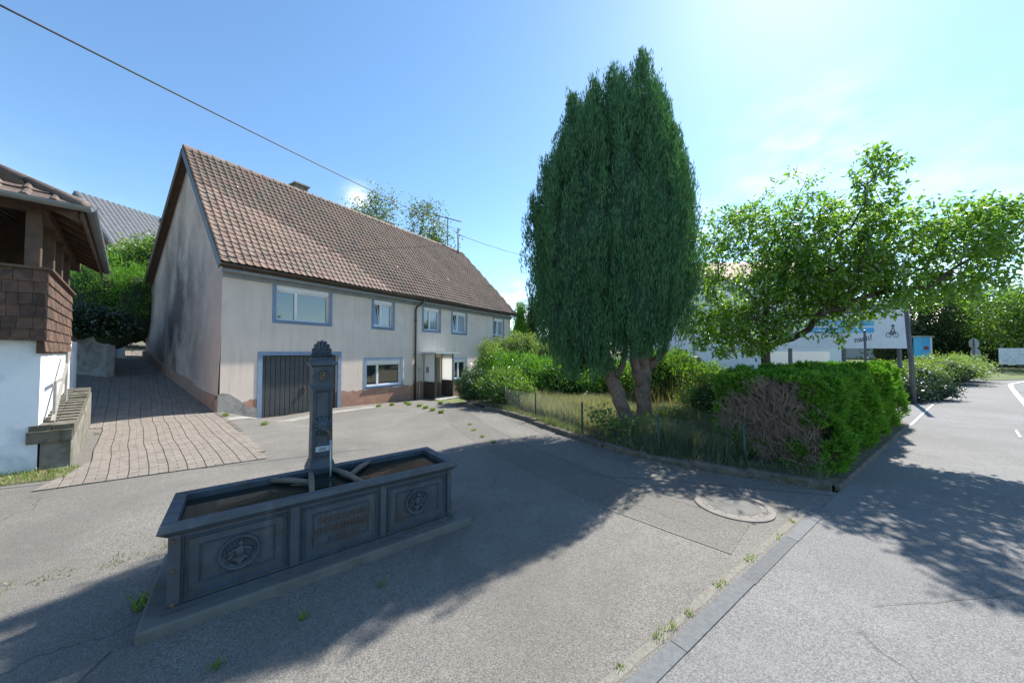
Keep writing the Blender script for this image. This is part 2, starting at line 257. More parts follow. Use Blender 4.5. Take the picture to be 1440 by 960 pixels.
# ------------------------------------------------------------------ mesh helpers
class MB:
    def __init__(s): s.v = []; s.f = []
    def add(s, vs, fs):
        o = len(s.v); s.v += [tuple(map(float, p)) for p in vs]; s.f += [tuple(o + i for i in f) for f in fs]; return s
    def box(s, x0, x1, y0, y1, z0, z1):
        return s.add([(x0, y0, z0), (x1, y0, z0), (x1, y1, z0), (x0, y1, z0), (x0, y0, z1), (x1, y0, z1), (x1, y1, z1), (x0, y1, z1)],
                     [(0, 3, 2, 1), (4, 5, 6, 7), (0, 1, 5, 4), (1, 2, 6, 5), (2, 3, 7, 6), (3, 0, 4, 7)])
    def bar(s, a, b, w, h, up=(0, 0, 1)):
        a = Vector(a); b = Vector(b); d = (b - a).normalized(); up = Vector(up)
        x = d.cross(up)
        if x.length < 1e-4: x = d.cross(Vector((1, 0, 0)))
        x.normalize(); y = x.cross(d); vs = []
        for p in (a, b):
            for sx, sy in ((-1, -1), (1, -1), (1, 1), (-1, 1)): vs.append(p + x * sx * w / 2 + y * sy * h / 2)
        return s.add(vs, [(0, 1, 2, 3), (7, 6, 5, 4), (0, 4, 5, 1), (1, 5, 6, 2), (2, 6, 7, 3), (3, 7, 4, 0)])
    def tube(s, pts, rad, n=6, cap=True):
        pts = [Vector(p) for p in pts]; m = len(pts)
        rad = [rad] * m if isinstance(rad, (int, float)) else rad
        vs = []; ref = Vector((.31, .17, .93))
        for i, p in enumerate(pts):
            d = (pts[min(i + 1, m - 1)] - pts[max(i - 1, 0)]).normalized()
            x = d.cross(ref)
            if x.length < .05: x = d.cross(Vector((1, 0, 0)))
            x.normalize(); y = d.cross(x)
            for k in range(n):
                a = 2 * math.pi * k / n; vs.append(p + (x * math.cos(a) + y * math.sin(a)) * rad[i])
        fs = [(i * n + k, i * n + (k + 1) % n, (i + 1) * n + (k + 1) % n, (i + 1) * n + k) for i in range(m - 1) for k in range(n)]
        if cap: fs += [tuple(range(n))[::-1], tuple((m - 1) * n + k for k in range(n))]
        return s.add(vs, fs)
    def lathe(s, prof, n=20, c=(0, 0, 0), axis='z'):
        vs = []
        for r, h in prof:
            for k in range(n):
                a = 2 * math.pi * k / n; x, y = r * math.cos(a), r * math.sin(a)
                p = (x, y, h) if axis == 'z' else (x, h, y)
                vs.append((p[0] + c[0], p[1] + c[1], p[2] + c[2]))
        m = len(prof)
        fs = [(i * n + k, i * n + (k + 1) % n, (i + 1) * n + (k + 1) % n, (i + 1) * n + k) for i in range(m - 1) for k in range(n)]
        fs += [tuple(range(n))[::-1], tuple((m - 1) * n + k for k in range(n))]
        if axis != 'z': fs = [f[::-1] for f in fs]
        return s.add(vs, fs)
    def prism(s, poly, z0, z1):
        n = len(poly)
        return s.add([(x, y, z0) for x, y in poly] + [(x, y, z1) for x, y in poly],
                     [tuple(range(n))[::-1], tuple(range(n, 2 * n))] + [(i, (i + 1) % n, n + (i + 1) % n, n + i) for i in range(n)])
    def blob(s, c, r, n=8, m=6):
        vs = [(c[0], c[1], c[2] - r[2])]
        for i in range(1, m):
            t = math.pi * i / m
            for k in range(n):
                a = 2 * math.pi * k / n; vs.append((c[0] + r[0] * math.sin(t) * math.cos(a), c[1] + r[1] * math.sin(t) * math.sin(a), c[2] - r[2] * math.cos(t)))
        vs.append((c[0], c[1], c[2] + r[2])); L = len(vs) - 1
        fs = [(0, 1 + (k + 1) % n, 1 + k) for k in range(n)]
        fs += [(1 + (i - 1) * n + k, 1 + (i - 1) * n + (k + 1) % n, 1 + i * n + (k + 1) % n, 1 + i * n + k) for i in range(1, m - 1) for k in range(n)]
        fs += [(L, 1 + (m - 2) * n + k, 1 + (m - 2) * n + (k + 1) % n) for k in range(n)]
        return s.add(vs, fs)
    def mesh(s, name):
        me = bpy.data.meshes.new(name); me.from_pydata(s.v, [], s.f); me.update(); return me
    def build(s, name, mat, parent=None, smooth=False, bevel=0, kind=None):
        me = s.mesh(name); o = bpy.data.objects.new(name, me); COL.objects.link(o)
        me.materials.append(M[mat])
        if smooth:
            me.polygons.foreach_set('use_smooth', [True] * len(me.polygons))
        if bevel:
            bv = o.modifiers.new('bevel', 'BEVEL'); bv.width = bevel; bv.segments = 2; bv.limit_method = 'ANGLE'
        if parent: o.parent = parent
        if kind: o['kind'] = kind
        return o
def tag(o, label, cat, group=None, kind=None):
    o['label'] = label; o['category'] = cat
    if group: o['group'] = group
    if kind: o['kind'] = kind
    return o
def struct(o): o['kind'] = 'structure'; return o
def empty(name, loc=(0, 0, 0), rz=0):
    o = bpy.data.objects.new(name, None); COL.objects.link(o); o.location = loc; o.rotation_euler = (0, 0, rz); o.empty_display_size = .2; return o
def copyobj(src, parent, mat=None):
    o = src.copy(); COL.objects.link(o); o.parent = parent; return o
def inst(name, me, parent, mtx, mat=None):
    o = bpy.data.objects.new(name, me); COL.objects.link(o); o.parent = parent; o.matrix_local = mtx; return o
def fastmesh(name, V, F, mat, parent=None, kind=None, smooth=False):
    """V (n,3) float, F (m,k) int: quick mesh with k-gons"""
    me = bpy.data.meshes.new(name); n = len(V); m, k = F.shape
    me.vertices.add(n); me.vertices.foreach_set('co', np.ascontiguousarray(V, np.float32).ravel())
    me.loops.add(m * k); me.loops.foreach_set('vertex_index', np.ascontiguousarray(F, np.int32).ravel())
    me.polygons.add(m); me.polygons.foreach_set('loop_start', np.arange(0, m * k, k, dtype=np.int32)); me.polygons.foreach_set('loop_total', np.full(m, k, np.int32))
    if smooth: me.polygons.foreach_set('use_smooth', np.ones(m, bool))
    me.update(calc_edges=True); me.validate()
    me.materials.append(M[mat]); o = bpy.data.objects.new(name, me); COL.objects.link(o)
    if parent: o.parent = parent
    if kind: o['kind'] = kind
    return o
def unit(a): return a / np.maximum(np.linalg.norm(a, axis=1, keepdims=True), 1e-9)
def leaves(P, D, N, L, W, fold=.25):
    """leaf diamonds: base P, direction D, normal hint N, length L, width W -> V,F (two triangles each, folded on the midrib)"""
    D = unit(D); S = unit(np.cross(D, N)); U = np.cross(S, D); L = L[:, None]; W = W[:, None]
    a = P; t = P + D * L; l = P + D * L * .45 + S * W * .5 + U * W * fold; r = P + D * L * .45 - S * W * .5 + U * W * fold
    V = np.stack([a, l, t, r], 1).reshape(-1, 3); i = np.arange(len(P))[:, None] * 4
    return V, np.concatenate([i + [0, 2, 1], i + [0, 3, 2]], 1).reshape(-1, 3)
def rdir(n): return unit(rng.normal(size=(n, 3)))

# ------------------------------------------------------------------ terrain
C = np.array([-8.45, 9.83]); U2 = np.array([.52086, .85364]); V2 = np.array([-.85364, .52086]); HOUSE_ANG = math.atan2(.85364, .52086)
KD = np.array([.8125, .583]); KD /= np.linalg.norm(KD); KE = np.array([-KD[1], KD[0]]); K0 = np.array([4.11, 4.34]) - KD * 5.85  # kerb line origin
def uv(x, y):
    dx, dy = x - C[0], y - C[1]; return dx * U2[0] + dy * U2[1], dx * V2[0] + dy * V2[1]
def sstep(a, b, x):
    t = np.clip((x - a) / (b - a), 0, 1); return t * t * (3 - 2 * t)
def zg(x, y):
    """height of the paved ground"""
    u, v = uv(np.asarray(x, float), np.asarray(y, float))
    dip = (.34 + .05 * np.clip(u - 3.6, 0, 5.2)) * np.clip((v + 6.8) / 6.8, 0, 1) * sstep(.0, 1.1, u) * (1 - sstep(14, 20, u)) * (v < .9)
    hill = np.where(v < 7.75, .2 * np.clip(v, 0, None), 1.55 + .13 * (v - 7.75)) * (1 - sstep(13, 24, u))
    hill = np.minimum(hill, 7)
    hill = np.where((u > .3) & (v < 7.3) & (v > 0), np.minimum(hill, -.5), hill)
    return np.where(v < .0, 0, hill) - np.where(hill > 0, 0, dip)
def de(d, e): return K0 + KD * d + KE * e
def grid_sheet(name, d0, d1, e0, e1, step, mat, dz, mask=None, frame=None):
    nd, ne = int(round((d1 - d0) / step)) + 1, int(round((e1 - e0) / step)) + 1
    dd, ee = np.meshgrid(np.linspace(d0, d1, nd), np.linspace(e0, e1, ne), indexing='ij')
    if frame is None: x = K0[0] + KD[0] * dd + KE[0] * ee; y = K0[1] + KD[1] * dd + KE[1] * ee
    else: x = frame[0][0] + frame[1][0] * dd + frame[2][0] * ee; y = frame[0][1] + frame[1][1] * dd + frame[2][1] * ee
    z = zg(x, y) + dz; V = np.stack([x, y, z], -1).reshape(-1, 3)
    i, j = np.meshgrid(np.arange(nd - 1), np.arange(ne - 1), indexing='ij'); a = (i * ne + j).ravel()
    F = np.stack([a, a + ne, a + ne + 1, a + 1], 1)
    if mask is not None:
        c = V[F].mean(1); F = F[mask(c[:, 0], c[:, 1])]
    return fastmesh(name, V, F, mat, smooth=True)
g = grid_sheet('ground', -150, 190, -130, 200, 2.5, 'groundgrass', -.09, lambda x, y: (np.abs(x) > 26) | (np.abs(y - 8) > 30))
g2 = grid_sheet('ground_near', -45, 70, -45, 60, .8, 'groundgrass', -.075); struct(g2); g2.name = 'ground'; struct(g)
struct(grid_sheet('courtyard', -16, 5.75, 0, 24, .25, 'court', 0.))
mb = MB()
RW = [de(-40, 0), de(90, 0), de(90, -60), de(-40, -60)]
mb.add([(p[0], p[1], -.004) for p in RW], [(0, 3, 2, 1)]); struct(mb.build('road', 'road'))
# drive beyond the hedge (parking entrance) on the far side of the white line
mb = MB(); q = [de(12.3, 0), de(19.5, 0), de(19.5, 14), de(12.3, 14)]
mb.add([(p[0], p[1], .002) for p in q], [(0, 1, 2, 3)]); struct(mb.build('parking_entrance', 'road'))
# ramp bed beside the house
struct(grid_sheet('ramp', -5.2, -.02, -.4, 13, .3, 'soil', -.02, frame=(C, U2, V2)))

# flush granite strip between court and road
strip = empty('kerb_strip', (0, 0, 0)); strip['kind'] = 'structure'
sv_ = MB().box(0, .997, -.05, .05, -.1, .001).mesh('sett'); sv_.materials.append(M['granite'])
for k in range(-9, 6):
    p = de(k * 1.0, -.02)
    if k == 5: continue
    inst('granite_slab', sv_, strip, Matrix.Translation((p[0] + rng.normal() * .003, p[1], .001 + rng.uniform(0, .004))) @ Matrix.Rotation(math.atan2(KD[1], KD[0]) + rng.normal() * .004, 4, 'Z'))
mb = MB()
def ribbon(mb, pts, w, z):
    pts = [np.array(p, float) for p in pts]; vs = []
    for i, p in enumerate(pts):
        d = pts[min(i + 1, len(pts) - 1)] - pts[max(i - 1, 0)]; d /= np.linalg.norm(d); n = np.array([-d[1], d[0]])
        ww = w * (1 + .25 * rng.uniform(-1, 1)) if w < .12 else w
        for s in (-1, 1):
            a = p + n * s * ww / 2; vs.append((a[0], a[1], float(zg(a[0], a[1])) + z))
    o = len(mb.v); mb.add(vs, [(2 * i, 2 * i + 1, 2 * i + 3, 2 * i + 2)[::-1] for i in range(len(pts) - 1)])
def densify(pts, step=.15, jit=.0):
    out = []
    for a, b in zip(pts[:-1], pts[1:]):
        a = np.array(a); b = np.array(b); n = max(1, int(np.linalg.norm(b - a) / step))
        for i in range(n): out.append(a + (b - a) * i / n + rng.normal(size=2) * jit)
    out.append(np.array(pts[-1])); return out
mb = MB(); ribbon(mb, densify([de(-9, .085), de(5, .085)], .12, .004), .05, .0015); struct(mb.build('sandy_joint', 'seam'))
mb = MB(); ribbon(mb, densify([de(-9, -.09), de(5, -.09)], .12, .001), .012, .001); del mb
# trench patches and tar joints in the court
mb = MB(); ribbon(mb, densify([(-1.9, 11.0), (-1.1, 8.4), (-.1, 6.3), (1.35, 4.1), (2.17, 3.27)], .3), .75, .003); struct(mb.build('trench_patch', 'patch'))
mb = MB(); ribbon(mb, densify([(-1.62, 11.1), (-.78, 8.55), (.22, 6.5), (1.62, 4.37), (2.47, 3.5)], .15, .003), .012, .005); struct(mb.build('tar_joint', 'tar'))
mb = MB(); ribbon(mb, densify([(-2.2, 10.9), (-1.46, 8.25), (-.42, 6.1), (1.06, 3.85), (1.9, 3.0)], .15, .003), .018, .005); struct(mb.build('tar_joint', 'seam'))
mb = MB(); ribbon(mb, densify([(-7.0, 4.2), (-4.2, 5.35), (-2.6, 6.2)], .15, .006), .014, .004); struct(mb.build('tar_joint', 'tar'))
mb = MB(); ribbon(mb, densify([(-2.34, 2.05), (-2.25, 1.7), (-2.12, 1.3), (-2.05, .8)], .1, .003), .010, .004); struct(mb.build('tar_joint', 'tar'))
mb = MB(); ribbon(mb, densify([(1.1, 4.9), (2.6, 4.55), (3.9, 4.2)], .15, .004), .010, .004); struct(mb.build('tar_joint', 'tar'))
mb = MB(); ribbon(mb, densify([(2.5, 2.4), (4.5, 2.6), (7, 3.2)], .15, .004), .004, .003); struct(mb.build('tar_joint', 'tar'))
mb = MB(); ribbon(mb, densify([(-7.7, 8.6), (-6.6, 9.6), (-6.0, 11.3), (-4.9, 12.8)], .2, .0), .55, .006); struct(mb.build('concrete_apron', 'concrete'))
# painted lines and far kerb
mb = MB(); ribbon(mb, [(9.45, 8.15), (14.0, 11.4)], .055, .006); struct(mb.build('white_line', 'paint'))
mb = MB(); ribbon(mb, [(11.2, 7.64), (10.35, 7.0)], .045, .006); struct(mb.build('white_line', 'paint'))
mb = MB(); kp = [(8, 4.9), (16.16, 10.83), (20, 13.65), (24, 16.55), (26.4, 18.2), (29.0, 19.5), (33, 21), (40, 22.8), (60, 27)]
st_off = []
for i, p in enumerate(kp):
    d = np.array(kp[min(i + 1, len(kp) - 1)]) - np.array(kp[max(i - 1, 0)]); d = d / np.linalg.norm(d); st_off.append(np.array([d[1], -d[0]]))
vs = []
for p, n in zip(kp, st_off):
    p = np.array(p)
    for off, z in ((0, .0), (0, .03), (.13, .03), (.15, -.1)): vs.append((*(p + n * off), z))
# kerb is flush with the walk and drops to the street
mb.add(vs, [(4 * i + a, 4 * i + a + 1, 4 * i + 5 + a, 4 * i + 4 + a)[::-1] for i in range(len(kp) - 1) for a in range(3)])
struct(mb.build('kerb', 'kerbc'))
mb = MB(); vs = []
for p, n in zip(kp, st_off):
    p = np.array(p); vs += [(*(p + n * .14), .004), (*(p + n * 9), .004)]
mb.add(vs, [(2 * i, 2 * i + 2, 2 * i + 3, 2 * i + 1)[::-1] for i in range(len(kp) - 1)]); struct(mb.build('street', 'street'))
# lawn beyond the bend
mb = MB(); mb.add([(29.2, 20.6, .02), (60, 28.5, .02), (80, 60, 1.5), (40, 60, 1.5), (27, 27, .1)], [(0, 1, 2, 3, 4)]); struct(mb.build('lawn', 'groundgrass'))

# ------------------------------------------------------------------ farmhouse
H = empty('farmhouse', (C[0], C[1], 0), HOUSE_ANG)
tag(H, 'long pink-grey rendered farmhouse with steep brown tiled roof and blue window surrounds', 'house')
LEN = 16.0; DEP = 7.35; EZ = 4.22
opens = [(1.47, 3.24, 2.77, 3.94), (5.14, 6.10, 2.78, 3.92), (7.95, 9.04, 2.79, 3.92), (10.05, 11.2, 2.77, 3.92), (14.0, 15.1, 2.76, 3.88),
         (4.83, 6.59, .31, 1.39), (10.22, 11.2, .26, 1.33)]
GAR = (1.11, 3.6, -.75, 1.62); DOOR = (8.12, 9.12, -.75, 1.45)
allop = opens + [GAR, DOOR]
xs = sorted({0.05, LEN} | {a for o in allop for a in o[:2]}); zs = sorted({-.75, EZ} | {a for o in allop for a in o[2:]})
mb = MB()
for x0, x1 in zip(xs[:-1], xs[1:]):
    for z0, z1 in zip(zs[:-1], zs[1:]):
        cx, cz = (x0 + x1) / 2, (z0 + z1) / 2
        if any(o[0] < cx < o[1] and o[2] < cz < o[3] for o in allop): continue
        mb.add([(x0, 0, z0), (x1, 0, z0), (x1, 0, z1), (x0, 0, z1)], [(0, 1, 2, 3)])
for o in allop:   # reveals
    x0, x1, z0, z1 = o; d = .22 if o is GAR else .16
    if o is DOOR: d = .25
    mb.add([(x0, 0, z0), (x1, 0, z0), (x1, 0, z1), (x0, 0, z1), (x0, d, z0), (x1, d, z0), (x1, d, z1), (x0, d, z1)], [(0, 4, 5, 1), (1, 5, 6, 2), (2, 6, 7, 3), (3, 7, 4, 0)])
mb.add([(LEN, 0, -.75), (LEN, DEP, -.75), (LEN, DEP, EZ), (LEN, 0, EZ)], [(0, 1, 2, 3)])
mb.add([(0.1, DEP, -.75), (LEN, DEP, -.75), (LEN, DEP, 3.9), (0.1, DEP, 3.9)], [(0, 3, 2, 1)])
mb.build('wall', 'wall', H)
RID = (3.0, 8.62)      # ridge v, z
gw = MB()
gp = [(0, -.6), (DEP, -.6), (DEP, 3.95), (RID[0], RID[1] - .12), (0, EZ)]
gw.add([(-.02 + .12 * max(0, min(1, z / 4.2)), y, z) for y, z in gp] , [(0, 4, 3, 2, 1)])
gw.build('gable_wall', 'gable', H)
pl = MB(); n = 14
vs = []
for i in range(n + 1):
    y = DEP * i / n; zb = .2 * y
    t = .34 + .05 * math.sin(i * 1.7) + (.0 if i else .1)
    for dx, z in ((-.045, zb - .3), (-.045, zb + t), (.01, zb + t + .02)): vs.append((dx, y, z))
pl.add(vs, [(3 * i + a, 3 * i + a + 1, 3 * i + a + 4, 3 * i + a + 3)[::-1] for i in range(n) for a in range(2)])
pl.add([(-.045, -.012, -.3), (.0, -.012, -.3), (.0, -.012, .42), (-.045, -.012, .36)], [(0, 1, 2, 3)])
pl.build('plinth', 'plinth', H)
patch = MB()
pp = [(.0, -.33), (1.0, -.5), (1.0, .0), (.75, .06), (.52, .3), (.28, .5), (.12, .55), (.0, .5)]
patch.add([(x, -.02, z) for x, z in pp] + [(x, .01, z) for x, z in pp], [tuple(range(8))] + [(i, i + 8, (i + 1) % 8 + 8, (i + 1) % 8) for i in range(8)])
patch.build('cement_patch', 'concrete', H)
# roof shell
EV = -.36; EVZ = 4.27; RE = (7.5, 3.93); U0 = -.12; U1 = 16.25; UR = 14.45; TH = .13
rf = MB()
def slab(a, b, c, d, th):   # four corners CCW from above, thickness down
    lo = [(p[0], p[1], p[2] - th) for p in (a, b, c, d)]
    rf.add([a, b, c, d] + lo, [(0, 1, 2, 3), (7, 6, 5, 4), (0, 4, 5, 1), (1, 5, 6, 2), (2, 6, 7, 3), (3, 7, 4, 0)])
slab((U0, EV, EVZ), (U1, EV, EVZ), (UR, RID[0], RID[1]), (U0, RID[0], RID[1]), TH)
slab((U0, RID[0], RID[1]), (UR, RID[0], RID[1]), (U1, RE[0], RE[1]), (U0, RE[0], RE[1]), TH)
rf.add([(U1, EV, EVZ - .02), (U1, RE[0], RE[1] - .02), (UR, RID[0], RID[1] - .02)], [(0, 1, 2)])
roof = rf.build('roof', 'wood', H)
# verge board
vb = MB(); vb.bar((U0 - .012, EV, EVZ - .1), (U0 - .012, RID[0], RID[1] - .1), .03, .2, (0, 0, 1)); vb.build('verge_board', 'gutter', roof)
vb = MB(); vb.bar((U0 - .012, RE[0], RE[1] - .1), (U0 - .012, RID[0], RID[1] - .1), .03, .2, (0, 0, 1)); vb.build('verge_board', 'wood', roof)
# roof tiles: pan with side roll, laid in courses
SL = math.hypot(RID[0] - EV, RID[1] - EVZ); PIT = math.atan2(RID[1] - EVZ, RID[0] - EV)
NR = 25; EXP = SL / NR; TW = .195
def tile_geo(w, l):
    prof = [(0, .010), (.03, .034), (.06, .035), (.09, .010), (w * .75, .005), (w + .01, .012)]
    lift = .026
    vs = [(x, 0, z + lift) for x, z in prof] + [(x, l, z) for x, z in prof] + [(x, 0, z + lift - .03) for x, z in prof]
    k = len(prof); fs = [(i, i + 1, k + i + 1, k + i) for i in range(k - 1)] + [(2 * k + i, 2 * k + i + 1, i + 1, i) for i in range(k - 1)]
    fs.append((2 * k, 0, k))
    return vs, fs
TV, TF = tile_geo(TW, EXP + .03)
tme = MB().add(TV, TF).mesh('roof_tile'); tme.materials.append(M['tile'])
RM = Matrix.Rotation(PIT, 4, 'X')
spots = []
for r in range(NR):
    y = EV - .04 + math.cos(PIT) * EXP * r; z = EVZ + math.sin(PIT) * EXP * r + .004
    umax = U1 - (U1 - UR) * (r + .6) / NR
    off = 0
    for c_ in range(int((umax - U0 + .1) / TW) + 1):
        u = U0 - .02 + c_ * TW
        if u + TW > umax + .1: continue
        spots.append((u + rng.normal() * .003, y, z + rng.uniform(0, .007) + .012 + .012 * math.sin(u * .9 + r * .15) + .006 * math.sin(u * 2.7 + r * .5), rng.normal() * .010))
near = sorted(spots, key=lambda s: (s[0] + 4) ** 2 + (s[1] + 12.3) ** 2 + (s[2] - 1.75) ** 2)
gap = (int(.5 * len(near)))
for s in near[:300]:
    inst('roof_tile', tme, roof, Matrix.Translation(s[:3]) @ RM @ Matrix.Rotation(s[3], 4, 'Z'))
TVa = np.array(TV); V = []; F = []
fl = max(len(f) for f in TF)
qf = [f for f in TF if len(f) == 4]
for k, s in enumerate(near[300:]):
    mt = np.array((Matrix.Translation(s[:3]) @ RM @ Matrix.Rotation(s[3], 4, 'Z')))
    V.append(TVa @ mt[:3, :3].T + mt[:3, 3]); F.append(np.array(qf) + k * len(TV))
fastmesh('roof_tiles', np.concatenate(V), np.concatenate(F), 'tile', roof, 'stuff')
# ridge caps
cap = MB()
cp = [(-.13, -.11), (-.1, -.02), (-.04, .04), (.04, .04), (.1, -.02), (.13, -.11)]
cap.add([(0, y, z + .02) for y, z in cp] + [(.42, y * .9, z) for y, z in cp] + [(0, y * .9, z - .015) for y, z in cp], [(i, 6 + i, 7 + i, 1 + i) for i in range(5)] + [(12 + i, i, i + 1, 13 + i) for i in range(5)])
cme = cap.mesh('ridge_cap'); cme.materials.append(M['tile'])
for k in range(int((UR - U0) / .385)):
    inst('ridge_cap', cme, roof, Matrix.Translation((U0 + k * .385, RID[0], RID[1] + .035)) @ Matrix.Rotation(rng.normal() * .01, 4, 'Y'))
# a few slipped / glass tiles and vent tiles
for (u, r, mt_) in ((5.0, 12, 'darkwin'), (6.2, 10, 'greyconcrete'), (6.9, 15, 'greyconcrete'), (8.9, 6, 'greyconcrete'), (10.4, 8, 'greyconcrete')):
    y = EV + math.cos(PIT) * EXP * r; z = EVZ + math.sin(PIT) * EXP * r
    o = MB().box(0, TW, 0, EXP, .05, .075).build('roof_vent', mt_, roof); o.matrix_local = Matrix.Translation((u, y, z)) @ RM
# chimney
ch = MB(); ch.box(3.48, 3.98, 3.05, 3.45, 7.6, 8.93); cho = ch.build('chimney', 'mossconcrete', roof, bevel=.01)
MB().box(3.41, 4.05, 2.97, 3.53, 8.93, 8.99).build('chimney_cap', 'concrete', cho)
ch = MB(); ch.box(8.25, 8.7, 3.05, 3.4, 8.0, 8.86); ch.build('chimney', 'mossconcrete', roof, bevel=.01)
# soffit board, gutter, downpipe
MB().box(.02, U1 - .1, -.30, -.002, EVZ - .21, EVZ - .135).build('eave_board', 'soffit', H)
MB().box(.05, U1 - .15, -.05, -.004, EVZ - .34, EVZ - .21).build('fascia', 'soffit', H)
gt = MB(); gprof = [(math.cos(a) * .065, math.sin(a) * .065) for a in np.linspace(math.pi, 2 * math.pi, 7)]
gprof2 = [(x * .88, z * .88) for x, z in gprof[::-1]]
ring = gprof + gprof2; n = len(ring)
vs = [(U, EV - .075 + y, EVZ - .02 + z) for U in (U0 - .02, U1 + .02) for y, z in ring]
gt.add(vs, [(i, (i + 1) % n, n + (i + 1) % n, n + i) for i in range(n)] + [tuple(range(n))[::-1], tuple(range(n, 2 * n))]); gt.build('gutter', 'gutter', H, smooth=False)
dp = MB(); dp.tube([(7.55, EV - .07, EVZ - .07), (7.52, EV - .05, EVZ - .2), (7.42, -.09, EVZ - .42), (7.38, -.07, EVZ - .55), (7.38, -.07, -.6)], .045, 8); dpo = dp.build('downpipe', 'gutter', H, smooth=True)
for z in (.3, 1.6, 3.2): MB().box(7.32, 7.44, -.125, -.003, z, z + .03).build('pipe_bracket', 'gutter', dpo)
MB().box(7.62, 7.74, -.07, -.003, .72, .98).build('meter_box', 'plate', H)
pb = MB(); pb.tube([(7.68, -.035, .72), (7.68, -.035, -.5)], .02, 6); pb.build('conduit', 'plate', H)
# windows: blue surround, shutter box, frame, sashes
def frame_ring(mb, x0, x1, z0, z1, w, y0, y1, wb=None):
    wb = wb or w
    mb.box(x0, x0 + w, y0, y1, z0, z1); mb.box(x1 - w, x1, y0, y1, z0, z1); mb.box(x0 + w, x1 - w, y0, y1, z1 - w, z1); mb.box(x0 + w, x1 - w, y0, y1, z0, z0 + wb)
def window(o, split=.5, shutter=.14, tilt=False, curtain=False, pale=False):
    x0, x1, z0, z1 = o
    mb = MB(); mb.box(x0 - .11, x0, -.016, -.002, z0 - .1, z1 + .1); mb.box(x1, x1 + .11, -.016, -.002, z0 - .1, z1 + .1)
    mb.box(x0, x1, -.016, -.002, z1, z1 + .1); mb.box(x0, x1, -.016, -.002, z0 - .1, z0)
    w = mb.build('window', 'bluetrim', H)
    MB().box(x0 - .02, x1 + .02, -.06, .1, z0 - .03, z0 + .012).build('sill', 'bluetrim', w, bevel=.006)
    MB().box(x0 + .012, x1 - .012, .03, .15, z1 - shutter, z1 - .004).build('shutter_box', 'white', w, bevel=.006)
    zt = z1 - shutter
    mb = MB(); frame_ring(mb, x0 + .004, x1 - .004, z0 + .014, zt, .05, .085, .15); xm = x0 + (x1 - x0) * split
    mb.box(xm - .045, xm + .045, .08, .152, z0 + .064, zt - .05); mb.build('frame', 'white', w, bevel=.004)
    for k, (a, b) in enumerate(((x0 + .054, xm - .045), (xm + .045, x1 - .054))):
        if tilt and k == 0:
            # inward-tilted sash: top leans into the room, dark gap beside it
            MB().box(a, b, .30, .31, z0 + .064, zt - .05).build('room', 'darkwin', w)
            mb = MB(); frame_ring(mb, a, b, 0, zt - z0 - .12, .045, 0, .05)
            so = mb.build('sash', 'white', w); so.matrix_local = Matrix.Translation((0, .1, z0 + .066)) @ Matrix.Rotation(-.14, 4, 'X')
            MB().box(a + .045, b - .045, .02, .026, .045, zt - z0 - .165).build('pane', 'glass', so)
        else:
            MB().box(a - .004, b + .004, .118, .124, z0 + .06, zt - .046).build('pane', 'glasspale' if (tilt or (pale and k == 1)) else 'glass', w)
    if curtain:
        for k in range(9):
            xa = xm + .06 + k * (x1 - xm - .13) / 9
            MB().box(xa, xa + (x1 - xm - .13) / 9 * .8, .112, .116, z0 + .08, zt - .06).build('blind_slat', 'plate', w)
    return w
window(opens[0], .36, .17); window(opens[1], .42, .15, True); window(opens[2], .42, .14, pale=True); window(opens[3], .42, .14, True); window(opens[4], .45, .14, True)
window(opens[5], .33, .16); window(opens[6], .42, .13)
# garage
x0, x1, z0, z1 = GAR
mb = MB(); mb.box(x0 - .13, x0, -.018, .05, -.55, z1 + .12); mb.box(x1, x1 + .13, -.018, .05, -.55, z1 + .12); mb.box(x0, x1, -.018, .05, z1, z1 + .12)
mb.build('garage_surround', 'bluetrim', H)
gd = MB().box(x0, x1, .17, .2, -.6, z1).build('garage_door', 'garage', H)
ns_ = 17; wS = (x1 - x0) / ns_
sm = MB().box(.008, wS - .008, .135, .171, -.36, z1 - .02).mesh('door_slat'); sm.materials.append(M['garage'])
for k in range(ns_): inst('door_slat', sm, gd, Matrix.Translation((x0 + k * wS, 0, 0)))
hb = MB(); hb.box(2.42, 2.5, .1, .136, .32, .54); hb.tube([(2.46, .11, .43), (2.46, .07, .43)], .02, 8); hb.tube([(2.46, .075, .43), (2.46, .07, .34)], .016, 8); hb.build('door_handle', 'rust', gd)
# porch: milky side panels on brown bases, thin roof, door
for u in (8.0, 9.25):
    p_ = MB().box(u - .02, u + .02, -.72, -.03, .3, 1.62).build('porch_panel', 'milky', H)
    MB().box(u - .03, u + .03, -.74, -.02, -.8, .3).build('porch_base', 'gutter', H)
    fr = MB(); fr.box(u - .026, u + .026, -.76, -.72, -.8, 1.64); fr.box(u - .026, u + .026, -.035, -.005, -.8, 1.64); fr.build('panel_frame', 'gutter', p_)
MB().box(7.82, 9.5, -.95, -.01, 1.64, 1.70).build('porch_roof', 'plate', H)
mb = MB(); mb.tube([(9.29, -.80, 1.50), (9.29, -.80, 1.63)], .06, 10); mb.build('porch_lamp', 'white', H)
mb = MB(); mb.box(7.97, 8.03, -.12, -.1, .85, .87); MB().box(7.965, 7.978, -.36, -.16, .72, 1.0).build('letter_slot', 'soffit', H)
dr = MB().box(DOOR[0], DOOR[1], .19, .24, -.62, DOOR[3]).build('front_door', 'soffit', H)
MB().box(DOOR[0] + .2, DOOR[1] - .2, .178, .192, .2, 1.2).build('door_pane', 'glass', dr)
mb = MB(); mb.tube([(8.95, .19, .38), (8.95, .13, .38), (8.84, .13, .38)], .012, 6); mb.build('handle', 'zinc', dr)
MB().box(7.9, 9.4, -1.15, .0, -.75, -.52).build('door_step', 'concrete', H)
